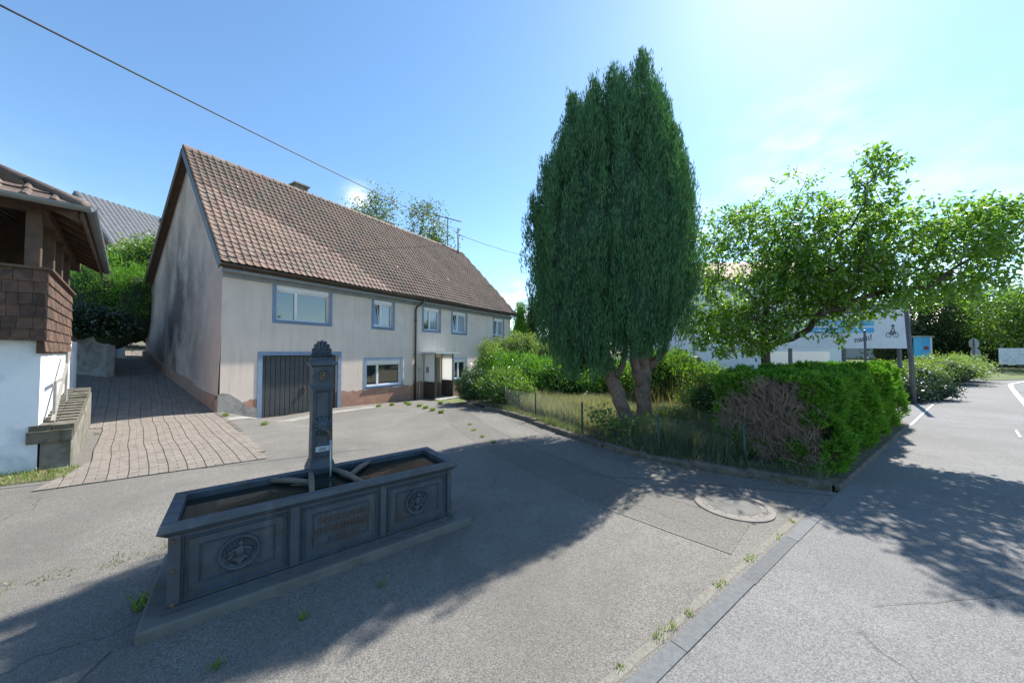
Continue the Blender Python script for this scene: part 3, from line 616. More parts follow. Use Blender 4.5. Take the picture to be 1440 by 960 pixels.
# roof mast with insulators, television aerial
def hl(u, v, z):
    p = C + U2 * u + V2 * v; return Vector((p[0], p[1], z))
mast = empty('roof_mast', hl(13.65, 2.7, 8.0)); tag(mast, 'grey service mast carrying the power cable on the farmhouse ridge', 'mast')
mb = MB(); mb.tube([(0, 0, -.4), (0, 0, 2.1)], .05, 8); mb.build('pole', 'pole', mast, smooth=True)
for dz, dx in ((1.95, .12), (1.75, -.12), (1.55, .1)):
    mb = MB(); mb.lathe([(.02, 0), (.045, .02), (.03, .05), (.045, .07), (.02, .1)], 10, (dx, 0, dz)); mb.bar((0, 0, dz), (dx, 0, dz), .02, .02); mb.build('insulator', 'cable', mast)
aer = empty('television_aerial', hl(13.0, 3.05, 8.2)); tag(aer, 'thin television aerial with long boom on the farmhouse ridge', 'aerial')
mb = MB(); mb.tube([(0, 0, -.2), (0, 0, 2.5)], .032, 6); mb.build('pole', 'pole', aer)
bo = MB(); bo.tube([(-.85, -.4, 2.5), (.85, .4, 2.33)], .03, 6); boo = bo.build('boom', 'pole', aer)
for k in range(9):
    t = -.72 + k * .18; mb = MB(); c_ = Vector((t, t * .467, 2.415 - t * .1)); dv = Vector((-.42, .9, 0)) * (.12 + .03 * (k < 2))
    mb.tube([c_ - dv, c_ + dv], .01, 4); mb.build('element', 'pole', boo)
def cable(name, a, b, sag, r, label):
    a = Vector(a); b = Vector(b); pts = []
    for i in range(33):
        t = i / 32; p = a.lerp(b, t); p.z -= sag * 4 * t * (1 - t); pts.append(p)
    o = MB().tube(pts, r, 6).build(name, 'cable', None, smooth=True); tag(o, label, 'cable'); return o
mt_top = hl(13.65, 2.7, 9.95)
cable('power_cable', mt_top, (-7.6, 4.4, 6.75), .12, .017, 'black overhead cable running from roof mast over the court')
cable('power_cable', mt_top - Vector((0, 0, .3)), (9.0, 42, 12.4), .5, .022, 'black overhead cable running from roof mast behind the yew')

# ------------------------------------------------------------------ paved drive
PD = np.array([-.745, .667]); PD /= np.linalg.norm(PD); PW = np.array([PD[1], -PD[0]])
poly = [(-5.98, 4.30), (-4.0, 5.62), (-4.35, 6.1), (-8.42, 9.83)]
for v in (2.5, 5, 8, 11): p = C + U2 * -.03 + V2 * v; poly.append(tuple(p))
p = C + U2 * -3.3 + V2 * 11; poly.append(tuple(p)); p = C + U2 * -3.0 + V2 * 4.5; poly.append(tuple(p))
poly += [(-9.3, 7.75), (-6.62, 5.38)]
poly = np.array(poly)
def inside(pt, pg):
    x, y = pt; c = False; j = len(pg) - 1
    for i in range(len(pg)):
        if (pg[i][1] > y) != (pg[j][1] > y) and x < (pg[j][0] - pg[i][0]) * (y - pg[i][1]) / (pg[j][1] - pg[i][1]) + pg[i][0]: c = not c
        j = i
    return c
def clip_half(q, a, b):
    out = []; a = np.array(a); b = np.array(b); n = np.array([-(b - a)[1], (b - a)[0]])
    for i in range(len(q)):
        p, r = q[i], q[(i + 1) % len(q)]; sp, sr = (p - a) @ n, (r - a) @ n
        if sp >= 0: out.append(p)
        if sp * sr < 0: out.append(p + (r - p) * sp / (sp - sr))
    return out
drive = empty('paved_drive', (0, 0, 0)); drive['kind'] = 'structure'
org = np.array([-5.98, 4.30]); cells = []
RH = .108; CW = .2
for ci in range(-6, 24):
    for ri in range(-20, 145):
        wob = .010 * math.sin(ri * .22) + .004 * math.sin(ri * .5 + 1)
        cuts = [(.0, .5), (.5, 1.)] if (ri + ci) % 2 == 0 else [(0., 1.)]
        for a_, b_ in cuts:
            x0 = (ci + a_) * CW + (.004 if a_ == 0 else .002) + wob; x1 = (ci + b_) * CW - (.004 if b_ == 1 else .002) + wob; y0 = ri * RH + .0015; y1 = (ri + 1) * RH - .0015
            q = [org + PW * x + PD * y for x, y in ((x0, y0), (x1, y0), (x1, y1), (x0, y1))]
            cen = sum(q) / 4
            if min(np.linalg.norm(poly - cen, axis=1)) > 12: continue
            ins = [inside(p, poly) for p in q]
            if not any(ins) and not inside(cen, poly): continue
            if not all(ins):
                q = clip_half(q, poly[0], poly[1]); 
                if len(q) >= 3 and cen[0] > -6.0: q = clip_half(q, poly[1], poly[3])
                if len(q) >= 3 and cen[1] < 5.7 and cen[0] < -5.4: q = clip_half(q, poly[-1], poly[0])
                if len(q) < 3: continue
                cen = sum(q) / len(q)
                if not inside(cen, poly): continue
            cells.append((cen, q))
cells.sort(key=lambda c: c[0][0] ** 2 + c[0][1] ** 2)
def paver_geo(q):
    cen = sum(q) / len(q); n = len(q); dz = rng.uniform(.0, .006); tx, ty = rng.normal(size=2) * .012
    top = [(p[0], p[1], float(zg(p[0], p[1])) + .015 + dz * .5 + tx * .4 * (p[0] - cen[0]) + ty * (p[1] - cen[1])) for p in [cen + (p - cen) * .975 for p in q]]
    mid = [(p[0], p[1], float(zg(p[0], p[1])) + .010 + dz) for p in q]
    bot = [(p[0], p[1], float(zg(p[0], p[1])) - .03) for p in q]
    fs = [tuple(range(n))] + [(n + i, n + (i + 1) % n, (i + 1) % n, i) for i in range(n)] + [(2 * n + i, 2 * n + (i + 1) % n, n + (i + 1) % n, n + i) for i in range(n)]
    return top + mid + bot, fs
rest = MB()
for k, (cen, q) in enumerate(cells):
    v_, f_ = paver_geo(q)
    if k < 300: MB().add(v_, f_).build('paver', 'paver', drive)
    else: rest.add(v_, f_)
rest.build('pavers', 'paver', drive, kind='stuff')

# ------------------------------------------------------------------ neighbouring house with shingled balcony
WX, WY = -6.95, 5.04; LANG = math.atan2(.747, .664)
L = empty('balcony_house', (WX, WY, 0), LANG)
tag(L, 'white house corner with wood-shingled balcony and open timber loggia beside the drive', 'house')
wl = MB(); wl.box(-4.5, 0, 0, 5.4, -.3, 1.98); wl.build('wall', 'white_wall', L)
MB().box(-4.5, -.02, .05, 5.4, 1.98, 2.1).build('balcony_floor', 'wood', L)
bx0, by0 = .066, -.2          # balcony outer corner
ZB, ZT = 1.92, 2.93
MB().box(-4.5, bx0 - .03, by0 + .03, by0 + .1, ZB + .02, ZT - .02).build('parapet', 'wood', L)
MB().box(bx0 - .1, bx0 - .03, by0 + .1, 3.2, ZB - .2, ZT - .02).build('parapet', 'wood', L)
mb = MB(); mb.box(-4.5, bx0 + .03, by0 - .035, by0 + .12, ZT, ZT + .035); mb.box(bx0 - .12, bx0 + .03, by0 + .12, 3.25, ZT, ZT + .035); mb.build('parapet_cap', 'wood', L)
def shingle(w, h):
    return MB().add([(0, -.03, 0), (w, -.03, 0), (w, -.008, h), (0, -.008, h), (0, -.012, 0), (w, -.012, 0), (w, 0, h), (0, 0, h)], [(0, 1, 2, 3), (4, 7, 6, 5), (0, 4, 5, 1), (1, 5, 6, 2), (3, 2, 6, 7), (0, 3, 7, 4)])
NROW = 6; RHs = (ZT - ZB) / NROW
for r in range(NROW + 1):
    zr = ZB + (r - 1) * RHs - .01
    if r > 0:
        x = bx0; 
        while x > -1.6:
            w = rng.uniform(.1, .16); o = shingle(w - .005, RHs + .05).build('shingle', 'shingle', L); o.matrix_local = Matrix.Translation((x - w, by0 + .034, zr + rng.normal() * .004)); x -= w
    y = by0
    while y < 3.1:
        w = rng.uniform(.12, .19); o = shingle(w - .005, RHs + .05).build('shingle', 'shingle', L)
        o.matrix_local = Matrix.Translation((bx0 - .034, y, zr + rng.normal() * .004)) @ Matrix.Rotation(math.pi / 2, 4, 'Z'); y += w
EX, EY, EZL = .378, -.56, 3.85
for (px_, py_) in ((-.09, -.09), (-.07, 1.0), (-.07, 2.05), (-.07, 3.2), (-2.2, -.09)):
    MB().box(px_ - .07, px_ + .07, py_ - .07, py_ + .07, 2.1, 3.95).build('post', 'wood', L, bevel=.008)
mb = MB(); mb.box(-4.5, .02, -.17, -.01, 3.78, 3.95); mb.build('beam', 'wood', L, bevel=.008)
mb = MB(); mb.box(-.15, .01, -.01, 5.4, 3.78, 3.95); mb.build('beam', 'wood', L, bevel=.008)
MB().box(-4.5, -3.1, -.0, 5.4, 2.1, 5.3).build('inner_wall', 'wood', L)
MB().box(-3.1, -.16, 3.3, 5.3, 2.1, 4.35).build('inner_wall', 'wood', L)
mb = MB(); mb.bar((-2.2, -.0, 2.5), (-.2, 0, 2.5), .05, .08); mb.build('loggia_rail', 'wood', L)
# hip roof
KP = .617; TOPT = 2.6
apx = [(EX, EY, EZL), (-5.2, EY, EZL), (-5.2, EY + TOPT, EZL + KP * TOPT), (EX - TOPT, EY + TOPT, EZL + KP * TOPT), (EX, 5.15, EZL), (EX - TOPT, 5.15, EZL + KP * TOPT)]
rb = MB(); top = apx; lo = [(p[0], p[1], p[2] - .06) for p in apx]
rb.add(top + lo, [(0, 3, 2, 1), (0, 4, 5, 3), (6, 7, 8, 9), (6, 9, 11, 10), (0, 1, 7, 6), (4, 0, 6, 10), (4, 10, 11, 5)])
lroof = rb.build('roof', 'wood', L)
pit2 = math.atan(KP); te = .3; tw2 = .24
t2v, t2f = tile_geo(tw2, te / math.cos(0) + .04); t2 = MB().add(t2v, t2f).mesh('roof_tile'); t2.materials.append(M['tile_left'])
for r in range(7):
    yy = EY - .05 + r * te * math.cos(pit2); zz = EZL + .01 + r * te * math.sin(pit2) - .03
    for c_ in range(12):
        x = EX - (yy - EY) - .12 - (c_ + 1) * tw2
        if x < -3.4: continue
        inst('roof_tile', t2, lroof, Matrix.Translation((x, yy, zz + rng.uniform(0, .008))) @ Matrix.Rotation(pit2, 4, 'X'))
for k in range(8):   # hip caps
    t = .0 + k * .27; o = MB().tube([(EX - t, EY + t, EZL + KP * t + .03), (EX - t - .3, EY + t + .3, EZL + KP * (t + .3) + .045)], [.085, .07], 8).build('hip_cap', 'tile_left', lroof, smooth=True)
for k in range(9):  # rafters under the side eave
    y = EY + .35 + k * .6
    mb = MB(); mb.bar((EX - .02, y, EZL - .12), (EX - 1.6, y, EZL - .12 + KP * 1.6), .09, .11); mb.build('rafter', 'wood', lroof)
mb = MB(); mb.bar((EX - .05, EY + .05, EZL - .13), (EX - 1.7, EY + 1.7, EZL - .13 + KP * 1.65), .1, .13); mb.build('rafter', 'wood', lroof)
MB().box(EX - .03, EX + .0, EY, 5.15, EZL - .17, EZL - .0).build('fascia', 'wood', lroof)
def halfgutter(a, b, r, name, mat, par):
    a = Vector(a); b = Vector(b); d = (b - a).normalized(); s = d.cross(Vector((0, 0, 1))); pr = [(math.cos(t) * r, math.sin(t) * r) for t in np.linspace(math.pi, 2 * math.pi, 7)]; pr += [(x * .88, z * .88) for x, z in pr[::-1]]; n = len(pr)
    mb = MB(); mb.add([p + s * x + Vector((0, 0, z)) for p in (a, b) for x, z in pr], [(i, (i + 1) % n, n + (i + 1) % n, n + i) for i in range(n)] + [tuple(range(n))[::-1], tuple(range(n, 2 * n))]); return mb.build(name, mat, par)
halfgutter((EX + .07, EY - .06, EZL - .0), (-5.2, EY - .06, EZL + .0), .07, 'gutter', 'zinc', L)
halfgutter((EX + .06, EY - .1, EZL - .0), (EX + .06, 5.2, EZL - .03), .07, 'gutter', 'zinc', L)
mb = MB(); mb.tube([(-2.0, -.3, 3.72), (-1.7, -.32, 3.62), (-1.4, -.3, 3.66), (-1.2, -.31, 3.58)], .012, 6); mb.build('rope', 'railing', L)
# stone cheek wall with brick coping and a hand rail
S = empty('stair_wall', (WX, WY, 0), LANG); tag(S, 'mossy stone stair cheek with shade-darkened brick coping against the white house', 'wall')
mb = MB(); mb.add([(.02, .02, -.1), (.30, .02, -.1), (.34, 1.3, -.05), (.34, 3.4, .2), (.02, 3.4, .2), (.02, .02, .40), (.30, .02, .40), (.34, 1.3, .5), (.34, 3.4, .85), (.02, 3.4, .85)],
                  [(0, 1, 6, 5), (1, 2, 7, 6), (2, 3, 8, 7), (3, 4, 9, 8), (5, 6, 7, 8, 9)]); mb.build('base', 'mossconcrete', S)
mb = MB(); mb.box(-.1, .32, -.03, .34, .40, .58); mb.build('block', 'roughedge', S, bevel=.012)  # block and coping bricks take a darker stone that stands for shade
for k in range(15):
    y = -.02 + k * .225; z = .58 + max(0, y - .3) * .11
    for j, (xa, xb) in enumerate(((-.08, .12), (.125, .33))):
        o = MB().box(xa, xb, 0, .223, -.11, .075).build('coping_brick', 'roughedge', S, bevel=.006); o.location = (0, y, z + rng.normal() * .004)
rail = empty('hand_rail', (WX, WY, 0), LANG); tag(rail, 'weathered grey hand rail rising beside the white house wall', 'railing')
MB().tube([(.1, .45, .62), (.1, .45, 1.28)], .02, 6).build('post', 'railing', rail); MB().tube([(.1, 1.9, .8), (.1, 1.9, 1.75)], .02, 6).build('post', 'railing', rail)
MB().bar((.1, .3, .66), (.1, 2.3, 1.72), .035, .06).build('rail', 'railing', rail); MB().bar((.1, .45, 1.26), (.1, 1.35, 1.28), .03, .04).build('rail', 'railing', rail)

# retaining wall behind, end of the drive
RWp = empty('retaining_wall', (0, 0, 0)); tag(RWp, 'pale grey concrete retaining wall at the top of the drive', 'wall')
mb = MB(); mb.prism([(-15.2, 10.6), (-13.05, 11.0), (-12.95, 11.15), (-16.2, 13.15), (-16.4, 12.8), (-13.6, 11.25), (-15.2, 10.95)], .2, 2.35); mb.build('wall_body', 'concrete', RWp, bevel=.02)
W2_ = MB(); W2_.prism([(-15.9, 13.1), (-15.1, 13.1), (-15.0, 13.25), (-15.8, 13.3)], .8, 2.6); tag(W2_.build('wall_post', 'white_wall', None, bevel=.01), 'sunlit white wall end beyond the retaining wall', 'wall')

# ------------------------------------------------------------------ fountain
FA = R(38.3); FO = (-2.22, 2.16, 0)
Fn = empty('fountain', FO, FA); tag(Fn, 'dark cast-iron fountain trough with panelled front and tall spout column', 'fountain')
RL, RWD, RZ = 2.13, .71, .64
BX0, BX1, BY0, BY1 = .05, 2.08, .05, .67
mb = MB()
mb.box(-.07, 2.27, -.06, .98, -.05, .075); mb.build('plinth', 'greyconcrete', Fn, bevel=.015)
bd = MB(); t = .035
bd.box(BX0, BX1, BY0, BY0 + t, .075, .57); bd.box(BX0, BX1, BY1 - t, BY1, .075, .57); bd.box(BX0, BX0 + t, BY0 + t, BY1 - t, .075, .57); bd.box(BX1 - t, BX1, BY0 + t, BY1 - t, .075, .57); bd.box(BX0 + t, BX1 - t, BY0 + t, BY1 - t, .08, .14)
bd.box(BX0 - .02, BX1 + .02, BY0 - .02, BY0 - .0005, .075, .115)
body = bd.build('trough', 'slate', Fn)
# rim: bevelled ledge ring
rm = MB(); out = [(0, 0), (RL, 0), (RL, RWD), (0, RWD)]; inn = [(.085, .085), (RL - .085, .085), (RL - .085, RWD - .085), (.085, RWD - .085)]; un = [(.05, .05), (RL - .05, .05), (RL - .05, RWD - .05), (.05, RWD - .05)]
vs = [(x, y, .60) for x, y in out] + [(x, y, RZ) for x, y in [(.012, .012), (RL - .012, .012), (RL - .012, RWD - .012), (.012, RWD - .012)]] + [(x, y, RZ - .006) for x, y in inn] + [(x, y, .44) for x, y in inn] + [(x, y, .55) for x, y in un]
fs = []
for a, b in ((0, 4), (4, 8), (8, 12), (16, 0)):
    for i in range(4): j = (i + 1) % 4; fs.append((a + i, a + j, b + j, b + i))
rm.add(vs, fs); rm.build('rim', 'slate', Fn)
def panel(x0, x1, z0, z1, name='panel'):
    w = .03; y0 = BY0
    def ring(x0, x1, z0, z1, w, d, nm, par):
        o = [(x0, z0), (x1, z0), (x1, z1), (x0, z1)]; m_ = [(x0 + w * .5, z0 + w * .5), (x1 - w * .5, z0 + w * .5), (x1 - w * .5, z1 - w * .5), (x0 + w * .5, z1 - w * .5)]; i_ = [(x0 + w, z0 + w), (x1 - w, z0 + w), (x1 - w, z1 - w), (x0 + w, z1 - w)]
        mb = MB(); vs = [(x, y0 + .002, z) for x, z in o] + [(x, y0 - d, z) for x, z in m_] + [(x, y0 + .002, z) for x, z in i_]
        mb.add(vs, [(a + i, a + (i + 1) % 4, a + 4 + (i + 1) % 4, a + 4 + i) for a in (0, 4) for i in range(4)]); return mb.build(nm, 'slate', par)
    p = ring(x0, x1, z0, z1, .032, .022, 'panel_moulding', Fn); ring(x0 + .075, x1 - .075, z0 + .075, z1 - .07, .018, .011, 'inner_moulding', p); return p
pl_ = panel(.125, .70, .135, .54); pm_ = panel(.785, 1.37, .13, .54); pr_ = panel(1.443, 2.02, .135, .535)
for xa, xb in ((.71, .775), (1.38, 1.433), (.052, .115), (2.03, 2.078)):
    MB().box(xa, xb, BY0 - .02, BY0 + .001, .117, .565).build('pilaster', 'slate', Fn, bevel=.008)
def medallion(cx, cz, r, seed, par):
    rr = random.Random(seed); mb = MB(); ring = []
    n = 40
    for a_, (rad, dep) in enumerate(((r, 0), (r * .98, .022), (r * .9, .026), (r * .84, .010), (r * .8, .006))):
        for k in range(n): t = 2 * math.pi * k / n; ring.append((cx + rad * math.cos(t), BY0 - dep, cz + rad * math.sin(t)))
    fs = [(a * n + k, a * n + (k + 1) % n, (a + 1) * n + (k + 1) % n, (a + 1) * n + k) for a in range(4) for k in range(n)] + [tuple(4 * n + k for k in range(n))]
    mb.add(ring, fs); o = mb.build('medallion', 'slate', par, smooth=True)
    rl = MB()
    # relief: a reclining figure - trunk, head, limbs, foliage border
    rl.blob((cx, BY0 - .01, cz + r * .05), (r * .26, .022, r * .36)); rl.blob((cx + r * .05, BY0 - .014, cz + r * .52), (r * .15, .024, r * .17))
    for sx in (-1, 1):
        rl.tube([(cx + sx * r * .15, BY0 - .012, cz + r * .25), (cx + sx * r * .5, BY0 - .016, cz + r * .1), (cx + sx * r * .62, BY0 - .012, cz + r * (.35 if seed else -.2))], [r * .1, r * .09, r * .06], 6)
        rl.tube([(cx + sx * r * .12, BY0 - .012, cz - r * .2), (cx + sx * r * .42, BY0 - .018, cz - r * .42), (cx + sx * r * .15, BY0 - .012, cz - r * .62)], [r * .12, r * .1, r * .06], 6)
    for k in range(22):
        t = 2 * math.pi * k / 22; q = r * rr.uniform(.6, .74); rl.blob((cx + q * math.cos(t), BY0 - .006, cz + q * math.sin(t)), (r * .075, .014, r * .09), 6, 4)
    rl.build('relief', 'slate', o, smooth=True); return o
medallion(.415, .342, .118, 0, Fn); medallion(1.728, .34, .118, 1, Fn)
def text(name, s, size, loc, rot, mat, par, ext=.003, align='CENTER', sp=1.):
    cu = bpy.data.curves.new(name, 'FONT'); cu.body = s; cu.size = size; cu.align_x = align; cu.align_y = 'CENTER'; cu.extrude = ext; cu.materials.append(M[mat])
    cu.space_character = sp; tmp = bpy.data.objects.new(name, cu); COL.objects.link(tmp); bpy.context.view_layer.update()
    me = bpy.data.meshes.new_from_object(tmp.evaluated_get(bpy.context.evaluated_depsgraph_get())); bpy.data.objects.remove(tmp)
    o = bpy.data.objects.new(name, me); COL.objects.link(o); o.parent = par; o.location = loc; o.rotation_euler = rot; return o
for s, z, sz, sp in (('GEMEINDE', .395, .068, 1.12), ('BIETELINGEN', .315, .072, 1.02), ('1 8 7 1', .235, .058, 1.3)):
    o = text('lettering', s, sz, (1.078, BY0 - .003, z), (math.pi / 2, 0, 0), 'lettering' if z < .39 else 'rust', pm_, .006, sp=sp)
for x, z in ((.075, .53), (.08, .34), (.08, .13), (2.05, .52), (2.05, .16)):
    MB().lathe([(.016, BY0 - .021), (.012, BY0 - .03), (.004, BY0 - .033)], 10, (x, 0, z), 'y').build('bolt', 'rust', Fn)
wt = MB(); wt.add([(.08, .08, .588), (2.05, .08, .588), (2.05, .63, .588), (.08, .63, .588)], [(0, 1, 2, 3)]); wt.build('water', 'water', Fn)
# rest bars across the trough
for a, b in (((.86, .07, .615), (.93, .66, .615)), ((1.25, .07, .615), (1.10, .66, .615)), ((.62, .64, .612), (.89, .36, .615)), ((1.46, .64, .612), (1.2, .34, .615))):
    o = MB().tube([a, tuple((Vector(a) + Vector(b)) / 2 + Vector((0, 0, .012))), b], [.022, .025, .022], 8).build('rest_bar', 'driftwood', Fn, smooth=True)
# column
KX0, KX1, KY0, KY1 = .935, 1.115, .67, .85; kc = (KX0 + KX1) / 2
colm = MB()
def taper(mb, z0, z1, g0, g1): # ring frustum with growth g
    a = [(KX0 - g0, KY0 - g0, z0), (KX1 + g0, KY0 - g0, z0), (KX1 + g0, KY1 + g0, z0), (KX0 - g0, KY1 + g0, z0)]; b = [(KX0 - g1, KY0 - g1, z1), (KX1 + g1, KY0 - g1, z1), (KX1 + g1, KY1 + g1, z1), (KX0 - g1, KY1 + g1, z1)]
    mb.add(a + b, [(0, 1, 5, 4), (1, 2, 6, 5), (2, 3, 7, 6), (3, 0, 4, 7), (4, 5, 6, 7), (3, 2, 1, 0)])
for z0, z1, a, b in ((.05, .62, .03, .03), (.62, .70, .03, .004), (.70, 1.392, .0, -.006), (1.392, 1.41, .008, .014), (1.41, 1.43, .012, -.002), (1.43, 1.60, -.002, -.002), (1.60, 1.62, .004, .022), (1.62, 1.645, .028, .026), (1.645, 1.665, .008, .0)):
    taper(colm, z0, z1, a, b)
colo = colm.build('column', 'slate', Fn)
def cring(x0, x1, z0, z1, w, d, y):
    mb = MB(); o = [(x0, z0), (x1, z0), (x1, z1), (x0, z1)]; m_ = [(x0 + w * .5, z0 + w * .5), (x1 - w * .5, z0 + w * .5), (x1 - w * .5, z1 - w * .5), (x0 + w * .5, z1 - w * .5)]; i_ = [(x0 + w, z0 + w), (x1 - w, z0 + w), (x1 - w, z1 - w), (x0 + w, z1 - w)]
    mb.add([(x, y + .004, z) for x, z in o] + [(x, y - d, z) for x, z in m_] + [(x, y + .004, z) for x, z in i_], [(a + i, a + (i + 1) % 4, a + 4 + (i + 1) % 4, a + 4 + i) for a in (0, 4) for i in range(4)]); return mb
cring(KX0 + .022, KX1 - .022, .73, 1.375, .02, .012, KY0 - .0).build('panel_moulding', 'slate', colo)
mb = MB(); n = 28; vs = []
for rad, dep in ((.062, 0), (.058, .014), (.05, .014), (.044, .004)):
    for k in range(n): t = 2 * math.pi * k / n; vs.append((kc + rad * math.cos(t), KY0 - dep, 1.517 + rad * math.sin(t)))
mb.add(vs, [(a * n + k, a * n + (k + 1) % n, (a + 1) * n + (k + 1) % n, (a + 1) * n + k) for a in range(3) for k in range(n)] + [tuple(3 * n + k for k in range(n))]); ro = mb.build('rosette', 'slate', colo, smooth=True)
mb = MB(); mb.blob((kc, KY0 - .006, 1.517), (.018, .016, .018))
for k in range(8): t = math.pi * k / 4; mb.blob((kc + .03 * math.cos(t), KY0 - .004, 1.517 + .03 * math.sin(t)), (.011, .012, .011), 6, 4)
mb.build('rosette_flower', 'gold', ro, smooth=True)
# palmette crown: fan of scalloped leaves in two layers
pf = MB()
for layer, (rr_, nn, dd) in enumerate(((.17, 11, .0), (.125, 9, -.018), (.08, 7, -.032))):
    for k in range(nn):
        t = math.pi * (k + .5) / nn; t = math.pi / 2 + (t - math.pi / 2) * 1.12; ln = rr_ * (1.0 + .14 * math.sin(t)) * (1 if layer else 1.0)
        c0 = Vector((kc, KY0 + .1 + dd, 1.672)); dirv = Vector((math.cos(t) * .56, 0, math.sin(t))); tip = c0 + dirv * ln; sd = Vector((-math.sin(t), 0, math.cos(t) * .62)).normalized()
        md = c0 + dirv * ln * .78; w = .024 - layer * .003
        pf.add([c0 + Vector((0, -.01, 0)), md - sd * w + Vector((0, .004, 0)), md - sd * w * .6 + dirv * .03, tip + Vector((0, -.014, 0)), md + sd * w * .6 + dirv * .03, md + sd * w + Vector((0, .004, 0)), md + Vector((0, -.024, 0)),
                c0 + Vector((0, .03, 0)), tip + Vector((0, .022, 0)), md - sd * w + Vector((0, .026, 0)), md + sd * w + Vector((0, .026, 0))],
               [(0, 1, 6), (1, 2, 6), (2, 3, 6), (3, 4, 6), (4, 5, 6), (5, 0, 6), (7, 8, 9), (7, 10, 8), (1, 9, 8, 3), (5, 3, 8, 10)])
pf.box(kc - .1, kc + .1, KY0 + .05, KY0 + .15, 1.655, 1.69)
pf.build('palmette', 'slate', colo)
# lion-head spout with pipe, plaque, jet
lh = MB(); lh.blob((kc + .005, KY0 - .018, 1.035), (.056, .04, .066), 12, 8); lh.blob((kc + .005, KY0 - .055, 1.01), (.028, .03, .026), 8, 6)
for k in range(12): t = 2 * math.pi * k / 12; lh.blob((kc + .005 + .06 * math.cos(t), KY0 - .008, 1.035 + .07 * math.sin(t)), (.022, .02, .024), 6, 4)
for sx in (-1, 1): lh.blob((kc + .005 + sx * .022, KY0 - .052, 1.05), (.009, .01, .008), 6, 4)
lho = lh.build('lion_mask', 'slate', colo, smooth=True)
MB().tube([(kc + .01, KY0 - .06, 1.0), (kc + .03, KY0 - .11, 1.0), (kc + .04, KY0 - .15, .97), (kc + .042, KY0 - .16, .925)], [.016, .016, .015, .014], 8).build('spout', 'rust', lho, smooth=True)
MB().tube([(kc + .042, KY0 - .16, .925), (kc + .044, KY0 - .163, .8), (kc + .045, KY0 - .165, .68), (kc + .045, KY0 - .167, .588)], [.009, .007, .006, .008], 8).build('water_jet', 'jet', Fn, smooth=True)
po = MB().box(kc - .058, kc + .058, KY0 - .016, KY0 - .006, .79, .84).build('plaque', 'plate', colo, bevel=.003)
for z in (.823, .807): MB().box(kc - .03, kc + .03, KY0 - .0175, KY0 - .0155, z - .004, z + .003).build('inscription', 'slate', po)

# manhole in the court
mh = empty('manhole', (2.51, 3.93, 0)); mh.scale = (.93, .93, 1); tag(mh, 'round manhole cover with concrete infill set in the court', 'manhole cover')
mb = MB(); mb.lathe([(.34, 0), (.42, -.0), (.42, .012), (.405, .016), (.345, .016), (.34, .010)], 40); mb.build('frame', 'iron', mh)
mb = MB(); mb.lathe([(.335, 0), (.335, .012), (.285, .014), (.28, .009), (.02, .010)], 40); cv = mb.build('cover', 'iron', mh)
mb = MB(); mb.lathe([(.275, .0), (.275, .0125), (.2, .015), (.01, .016)], 36); mb.build('infill', 'greyconcrete', cv)
for k in range(16):
    t = 2 * math.pi * k / 16; o = MB().box(-.014, .014, -.009, .009, .0, .0155).build('vent_slot', 'cable', cv); o.location = (.309 * math.cos(t), .309 * math.sin(t), 0); o.rotation_euler = (0, 0, t)

# ------------------------------------------------------------------ garden edge, fence
GW_ = [(-2.0, 12.6), (-1.2, 11.1), (-.42, 10.06), (.36, 8.81), (1.07, 7.43), (1.7, 6.32), (2.2, 5.68), (2.75, 5.2), (3.35, 4.86), (4.02, 4.42)]
gw_ = empty('garden_kerb', (0, 0, 0)); tag(gw_, 'low crumbling concrete edge between garden and court', 'low wall')
pts = densify(GW_, .5)
for a, b in zip(pts[:-1], pts[1:]):
    za = float(zg(*a)); mb = MB(); a3 = Vector((a[0] + rng.normal() * .02, a[1] + rng.normal() * .015, za + .02 + rng.normal() * .012)); b3 = Vector((b[0] + rng.normal() * .02, b[1] + rng.normal() * .015, za + .02 + rng.normal() * .015)); d_ = (b3 - a3) * .03
    mb.bar(a3 - d_, b3 + d_, .17, .16 + rng.normal() * .03); mb.build('edge_block', 'roughedge', gw_, bevel=.03)
# kerb along the road side of the hedge
mb = MB(); mb.bar((4.10, 4.36, .0), (9.3, 8.09, .0), .06, .12); tag(mb.build('hedge_kerb', 'roughedge', None, bevel=.015), 'low concrete kerb along the hedge foot', 'kerb')
# garden soil
gp_ = GW_ + [(4.12, 4.36), (9.3, 8.08), (10.5, 9.9), (12, 20), (2, 24)]
mb = MB(); mb.add([(x, y, .055) for x, y in gp_], [tuple(range(len(gp_)))]); struct(mb.build('garden_bed', 'soil'))
fe = empty('garden_fence', (0, 0, 0)); tag(fe, 'low green chain-link fence with thin posts along the garden edge', 'fence')
fp = [(-.2, 10.1), (.6, 8.75), (1.42, 6.95), (2.38, 5.58), (3.4, 5.0)]
for i, (x, y) in enumerate(fp):
    lean = rng.normal(size=2) * .015
    mb = MB(); mb.tube([(x, y, -.05), (x + lean[0], y + lean[1], .72)], .02, 8); mb.build('post', 'steelgreen', fe, smooth=True)
mesh = MB()
for (a, b) in zip(fp[:-1], fp[1:]):
    a = Vector((*a, 0)); b = Vector((*b, 0)); Ls = (b - a).length; d = (b - a).normalized(); h = .56; step = .07
    for k in range(int(-h / step), int(Ls / step)):
        for sg in (1, -1):
            s0 = k * step; s1 = s0 + h; lo_, hi_ = max(s0, 0), min(s1, Ls)
            if hi_ <= lo_: continue
            z_a, z_b = (lo_ - s0, hi_ - s0) if sg == 1 else (h - (lo_ - s0), h - (hi_ - s0))
            mesh.tube([a + d * lo_ + Vector((0, 0, .1 + z_a)), a + d * hi_ + Vector((0, 0, .1 + z_b))], .0016, 3, False)
    mesh.tube([a + Vector((0, 0, .66)), b + Vector((0, 0, .66))], .0025, 3, False)
